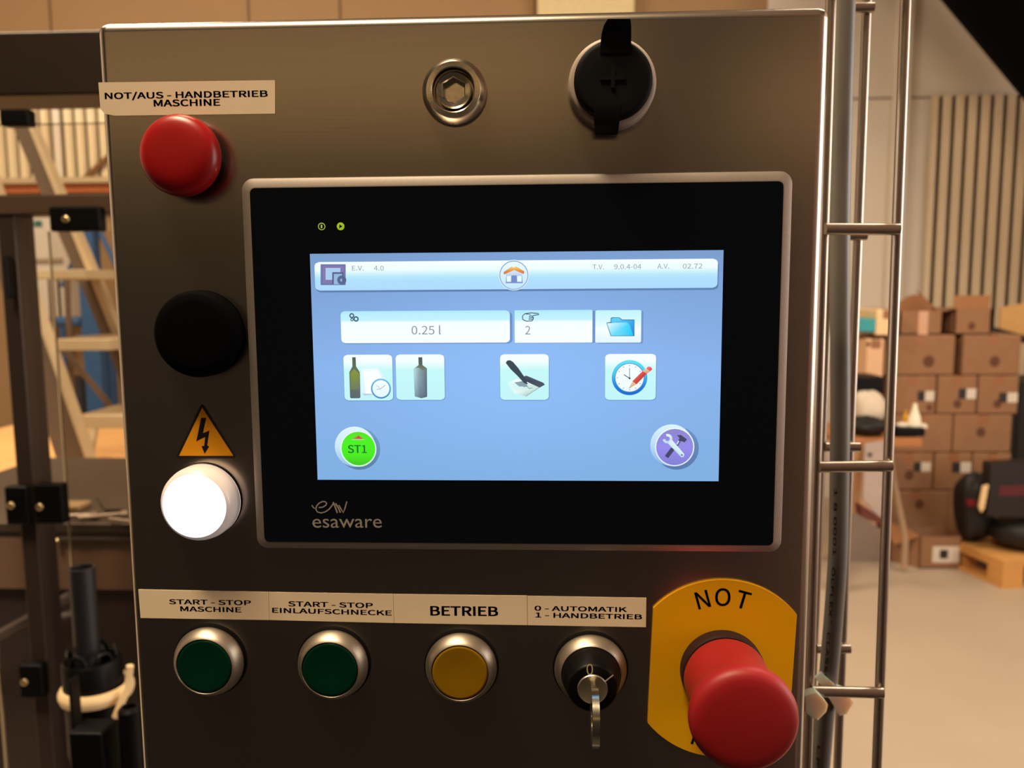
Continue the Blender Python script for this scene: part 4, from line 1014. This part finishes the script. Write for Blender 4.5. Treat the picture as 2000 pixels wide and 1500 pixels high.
# ================================================================== stairs
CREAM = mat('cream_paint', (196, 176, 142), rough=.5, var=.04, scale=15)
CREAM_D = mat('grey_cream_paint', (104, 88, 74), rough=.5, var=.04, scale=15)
YN, YFR = 2.55, 3.0            # near and far side plates
zp_ = W(190, 955, YN).z        # the platform the stairs stand on
st = thing('steep_steps', (W(150, 900, YN).x, (YN + YFR) / 2, zp_), 'cream painted steep steps with flat treads seen through the machine guard', 'steps')
def plate(pts, Y, d, m, name):
    b = MB(); b.prism([W(x, y, Y) for x, y in pts], (0, d, 0)); return b.build(name, m, st, smooth=20)
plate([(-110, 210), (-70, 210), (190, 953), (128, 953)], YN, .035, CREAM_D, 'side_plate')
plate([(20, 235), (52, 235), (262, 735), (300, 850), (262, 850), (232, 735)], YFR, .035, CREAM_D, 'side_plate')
plate([(-72, 210), (-64, 210), (193, 953), (186, 953)], YN - .012, .05, CREAM, 'edge_strip')
plate([(50, 235), (58, 235), (268, 735), (306, 850), (299, 850)], YFR - .012, .05, CREAM, 'edge_strip')
for (ya, xa, xb, th_) in ((815, 142, 285, 26), (665, 86, 228, 22), (527, 36, 177, 18)):
    A = W(xa, ya, YN + .02); B = W(xb, ya - 0, YFR); hz = th_ / ppm(YN)
    zz = W(0, ya, YN).z
    b = MB(); b.box((A.x, YN + .03, zz - hz), (A.x + .235, YFR + .002, zz), bev=.002); b.build('tread', CREAM, st)
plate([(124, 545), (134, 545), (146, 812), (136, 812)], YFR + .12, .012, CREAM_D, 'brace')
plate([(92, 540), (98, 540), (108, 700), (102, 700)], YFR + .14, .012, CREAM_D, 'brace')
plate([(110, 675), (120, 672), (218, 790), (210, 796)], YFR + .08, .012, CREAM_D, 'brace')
b = MB(); b.tube([W(184, 835, YFR + .10), W(170, 912, YFR - .2)], .018, 12); b.build('foot_tube', CREAM, st)

# wooden platform the stairs stand on
pw = thing('wooden_platform', (W(150, 900, 3.2).x, 3.2, 0), 'orange brown wooden platform under the cream steps', 'platform')
PX0, PX1 = W(-260, 950, 3.0).x, W(420, 950, 3.0).x
PLY = mat('orange_plywood', (246, 186, 120), rough=.6, var=.10, scale=3, stretch=(1, 6, 1))
nb = 6; yw = (4.3 - 2.3) / nb
for k in range(nb):
    b = MB(); b.box((PX0, 2.3 + yw * k, zp_ - .025), (PX1, 2.3 + yw * (k + 1) - .008, zp_), bev=.002); b.build('plank', PLY, pw)
for xx in (PX0 + .1, PX1 - .1):
    for yy in (2.5, 4.15):
        b = MB(); b.box((xx - .04, yy - .04, 0), (xx + .04, yy + .04, zp_ - .025)); b.build('leg', PLY, pw)

# blue rack behind the stairs
BLUE = mat('blue_rack_paint', (44, 86, 136), rough=.5, var=.05, scale=10)
YBL = 4.6
rk = thing('blue_rack', (W(190, 700, YBL).x, YBL, 0), 'blue steel rack uprights with braces behind the cream steps', 'rack')
def rbox(px0, px1, ptop, Y, name, w=.08):
    A, B = W(px0, 700, Y), W(px1, 700, Y); b = MB(); b.box((A.x, Y, 0), (B.x, Y + w, W(0, ptop, Y).z), bev=.004); b.build(name, BLUE, rk)
rbox(163, 196, 440, YBL, 'upright'); rbox(199, 214, 600, YBL + .1, 'upright'); rbox(120, 128, 540, YBL + .5, 'upright')
for p0_, p1_, r in (((192, 445), (246, 560), .016), ((160, 470), (120, 560), .012), ((150, 545), (250, 540), .012), ((70, 628), (160, 628), .03), ((150, 660), (250, 640), .014)):
    b = MB(); b.tube([W(*p0_, YBL + .05), W(*p1_, YBL + .05)], r, 8); b.build('brace', BLUE, rk)
A, B = W(78, 625, YBL + .2), W(150, 870, YBL + .2)
b = MB(); b.box((A.x, YBL + .3, 0), (B.x, YBL + .6, W(0, 740, YBL + .3).z), bev=.01); o = b.build('dark_machine_block', mat('dark_blue_machine', (44, 50, 62), rough=.5, var=.2, scale=12)); tag(o, 'dark blue grey machine block behind the steps at the rack foot', 'machine')
# white cabinet behind rack
A, B = W(40, 425, YR - .3), W(142, 620, YR - .3)
wc = thing('white_wall_cabinet', ((A.x + B.x) / 2, YR - .15, B.z), 'greyish white wall cabinet with a small green sign behind the steps', 'cabinet')
b = MB(); b.box((A.x, YR - .3, B.z), (B.x, YR - .001, A.z), bev=.008); b.build('body', mat('grey_white_paint', (196, 186, 172), rough=.6), wc)
p_, q_ = W(65, 431, YR - .31), W(81, 443, YR - .31); b = MB(); b.box((p_.x, YR - .304, q_.z), (q_.x, YR - .3, p_.z)); b.build('sign_plate', mat('green_sign', (40, 92, 84), rough=.5), wc)
p_, q_ = W(68, 505, YR - .31), W(122, 512, YR - .31); b = MB(); b.box((p_.x, YR - .315, q_.z), (q_.x, YR - .3, p_.z)); b.build('handle_rail', mat('dull_rail', (150, 132, 112), rough=.5), wc)
# orange rail and pipe in front of the cladding
A, B = W(-60, 369, YR - .2), W(300, 366, YR - .2)
b = MB(); b.box((A.x, YR - .2, B.z - .022), (B.x, YR - .16, A.z + .022)); o = b.build('orange_rail', mat('orange_paint', (206, 120, 74), rough=.5)); tag(o, 'orange crane rail below the bright ribbed cladding', 'rail')
A, B = W(-60, 353, YR - .25), W(300, 351, YR - .25)
b = MB(); b.box((A.x, YR - .25, B.z - .012), (B.x, YR - .06, A.z + .016)); o = b.build('cream_rail', CREAM); tag(o, 'cream flat rail just above the orange rail', 'rail')
for yy, nm in ((YR - .2, 0),):
    for xx in (A.x + .2, B.x - .2):
        pass
A, B = W(112, 205, YR - .085), W(118, 380, YR - .085)
b = MB(); b.tube([Vector((B.x, YR - .075, A.z + .2)), Vector((B.x, YR - .075, B.z - .05))], .024, 12); o = b.build('white_pipe', mat('white_pipe', (236, 226, 210), rough=.3)); tag(o, 'shiny white vertical pipe in front of the bright ribbed cladding', 'pipe')
A, B = W(162, 352, YR - .075), W(206, 312, YR - .075)
b = MB(); b.tube([A, B + (B - A) * .5], .02, 8); o = b.build('brown_strut', mat('brown_strut', (130, 92, 56), rough=.6)); tag(o, 'thin brown slanting strut in front of the bright cladding', 'strut')

# ================================================================== filling machine bed and pump
BED = mat('dark_bed_plate', (78, 66, 56), rough=.45, metal=.4, var=.1, scale=20)
BROWN = mat('brown_housing', (112, 86, 68), rough=.55, var=.05, scale=8)
YBE = 1.18
zt2 = W(0, 1022, YBE).z
mb_ = thing('machine_bed', (W(180, 1100, YBE).x, YBE + .25, 0), 'brown machine housing with a dark worktop and bright front edge', 'machine')
bx0, bx1 = W(-300, 1050, YBE).x, .0
b = MB(); b.box((bx0, YBE, zt2 - .018), (bx1, YBE + .62, zt2), bev=.002); b.build('worktop', BED, mb_)
zg0, zg1 = W(0, 1030, YBE).z, W(0, 1052, YBE).z
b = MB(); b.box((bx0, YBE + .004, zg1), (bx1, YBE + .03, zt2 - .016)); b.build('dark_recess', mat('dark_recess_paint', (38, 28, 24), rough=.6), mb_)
A = W(107, 1054, YBE - .012); b = MB(); b.box((A.x, YBE - .012, A.z - .002), (bx1, YBE + .004, A.z + .002)); b.build('front_edge', STEEL_WIRE, mb_)
zz = W(0, 1150, YBE).z; b = MB(); b.box((bx0, YBE + .002, zz), (bx1, YBE + .5, zg1 + .001)); b.build('housing', BROWN, mb_)
b = MB(); b.box((bx0, YBE + .02, 0), (bx1, YBE + .48, zz + .002)); b.build('base', mat('dark_brown_base', (44, 32, 28), rough=.6), mb_)
c = W(112, 1056, YBE - .016); b = MB(); b.lathe([(.005, 0), (.005, .003), (.003, .005), (0, .005)], c, n=14); b.build('edge_screw', SCREW, mb_)
# loose hardware on the worktop
zw = zt2
def on_bed(px, py, name, mb, m, label, cat, group=None):
    o = mb.build(name, m); return tag(o, label, cat, group)
for k, (px, py, s_, lb) in enumerate(((195, 1008, 1, 'steel bolt lying on the dark worktop, middle one'), (140, 1008, 1.1, 'steel bolt lying on the dark worktop beside the clamp block'), (236, 1016, .8, 'steel bolt lying on the dark worktop next to the cabinet edge'))):
    q = WZ(px, py, zw + .008)
    t = thing('bolt', q, lb, 'bolt', 'loose bolts on the worktop')
    d = Vector((.034 * s_, .016 - .012 * k, .0)); b = MB(); b.tube([q - d, q + d], .0042 * s_, 10); b.build('shank', FRAME_L, t)
    b = MB(); b.tube([q + d, q + d * 1.3], .0078 * s_, 6); b.build('head', FRAME_L, t)
q = WZ(232, 985, zw); b = MB(); b.prism([WZ(x, y, zw) for x, y in ((190, 975), (240, 955), (262, 960), (262, 1000), (205, 1000))], (0, 0, .006)); o = b.build('grey_plate', BED); tag(o, 'thin dark grey plate lying at the rear of the worktop', 'plate')
q = WZ(118, 995, zw); b = MB(); b.box(q + Vector((-.04, -.02, 0)), q + Vector((.05, .03, .012)), bev=.003); o = b.build('pale_strip', mat('pale_strip', (150, 122, 84), rough=.6)); tag(o, 'pale brown strip on the worktop beside the black clamp blocks', 'strip')

# pump: black pipe standing in a black body with a white ring
YP = .70
s_ = ppm(YP)
c = W(180, 1300, YP); zb2 = .35
pm = thing('pump', (c.x, YP, zb2), 'black pump body with a tall black pipe and a white ring at lower left', 'pump')
def up(prof, o_, name, m, n=40):
    b = MB(); b.lathe(prof, o_, (0, 0, 1), n); return b.build(name, m, pm, smooth=40)
ctop = W(172, 1290, YP); Zc = ctop.z
pipe_top = W(168, 1108, YP).z
BLUEBLACK = mat('blue_black_pipe', (24, 23, 28), rough=.45, var=.06, scale=40)
up([(0, Zc - .02), (25 / s_, Zc - .02), (25 / s_, pipe_top), (21 / s_, pipe_top), (21 / s_, pipe_top - .02), (0, pipe_top - .02)], Vector((ctop.x, YP, 0)), 'pipe', BLUEBLACK)
up([(0, Zc - .05), (58 / s_, Zc - .045), (58 / s_, Zc), (54 / s_, Zc + .004), (46 / s_, Zc + .002), (44 / s_, Zc - .012), (0, Zc - .012)], Vector((c.x, YP, 0)), 'body', BLACK_PLASTIC)
for k in range(5):
    an = math.radians(200 + 65 * k); ce = Vector((c.x + math.cos(an) * 44 / s_, YP + math.sin(an) * 44 / s_, Zc + .004)); b = MB()
    pts_ = [ce + Vector((.010 * math.cos(a_) * math.cos(an + 1.57), .010 * math.cos(a_) * math.sin(an + 1.57), .012 * math.sin(a_))) for a_ in [math.pi * q / 8 for q in range(9)]]
    b.tube(pts_, .0028, 8); b.build('lug', BLACK_PLASTIC, pm)
zr_ = Zc - .040
up([(60 / s_, zr_ - .008), (70 / s_, zr_ - .008), (73 / s_, zr_ - .002), (73 / s_, zr_ + .003), (68 / s_, zr_ + .008), (58 / s_, zr_ + .008)], Vector((c.x + .004, YP, 0)), 'white_ring', mat('white_ring_plastic', (236, 206, 160), rough=.5))
up([(0, zb2), (50 / s_, zb2), (50 / s_, zr_ - .1), (56 / s_, zr_ - .08), (56 / s_, zr_ - .004), (0, zr_ - .004)], Vector((c.x, YP, 0)), 'lower_body', BLACK_PLASTIC)
up([(0, 0), (70 / s_, 0), (70 / s_, .02), (30 / s_, .03), (30 / s_, zb2 + .002), (0, zb2 + .002)], Vector((c.x, YP, 0)), 'stand', BLACK_PLASTIC)
b = MB(); b.tube([W(254, 1300, YP - .02), W(250, 1345, YP - .02), W(234, 1380, YP - .03), W(226, 1400, YP - .03)], .0045, 10); b.build('white_hose', mat('white_ring_plastic', (236, 206, 160), rough=.5), pm)
A = W(147, 1308, YP - .1); b = MB(); b.box(W(137, 1330, YP - .09), W(157, 1420, YP - .07), bev=.002); b.build('latch', BLACK_PLASTIC, pm)
# dark fittings at the lower edge
for k, (x0_, y0_, x1_, y1_, lb) in enumerate(((132, 1432, 206, 1560, 'black square motor block at the bottom edge under the pump'), (214, 1396, 268, 1560, 'black round fitting at the bottom edge beside the cabinet'))):
    A, B = W(x0_, y0_, YP - .12), W(x1_, y1_, YP - .12)
    t = thing('motor_block' if k == 0 else 'black_fitting', ((A.x + B.x) / 2, YP - .10, 0), lb, 'motor' if k == 0 else 'fitting')
    b = MB()
    if k == 0: b.box((A.x, YP - .12, B.z), (B.x, YP - .085, A.z), bev=.003)
    else: b.lathe([(0, B.z), ((B.x - A.x) / 2, B.z), ((B.x - A.x) / 2, A.z - .004), ((B.x - A.x) / 2 - .003, A.z), (.008, A.z), (.008, A.z - .006), (0, A.z - .006)], Vector(((A.x + B.x) / 2, YP - .10, 0)), (0, 0, 1), 28)
    b.build('body', BLACK_PLASTIC, t)
    b = MB(); b.box(((A.x + B.x) / 2 - .008, YP - .108, 0), ((A.x + B.x) / 2 + .008, YP - .092, B.z + .002)); b.build('stand', BLACK_PLASTIC, t)
# grey lever arms left of the pump
for (pa, pb, r, lb) in (((-60, 1275), (140, 1165), .012, 'grey slanting lever arm left of the pump pipe'), ((85, 1215), (150, 1195), .007, 'short grey rod behind the pump pipe')):
    b = MB(); b.tube([W(*pa, YBE - .06), W(*pb, YBE - .02)], r, 10); o = b.build('lever_arm', mat('grey_lever', (92, 80, 76), rough=.4, metal=.5)); tag(o, lb, 'lever')
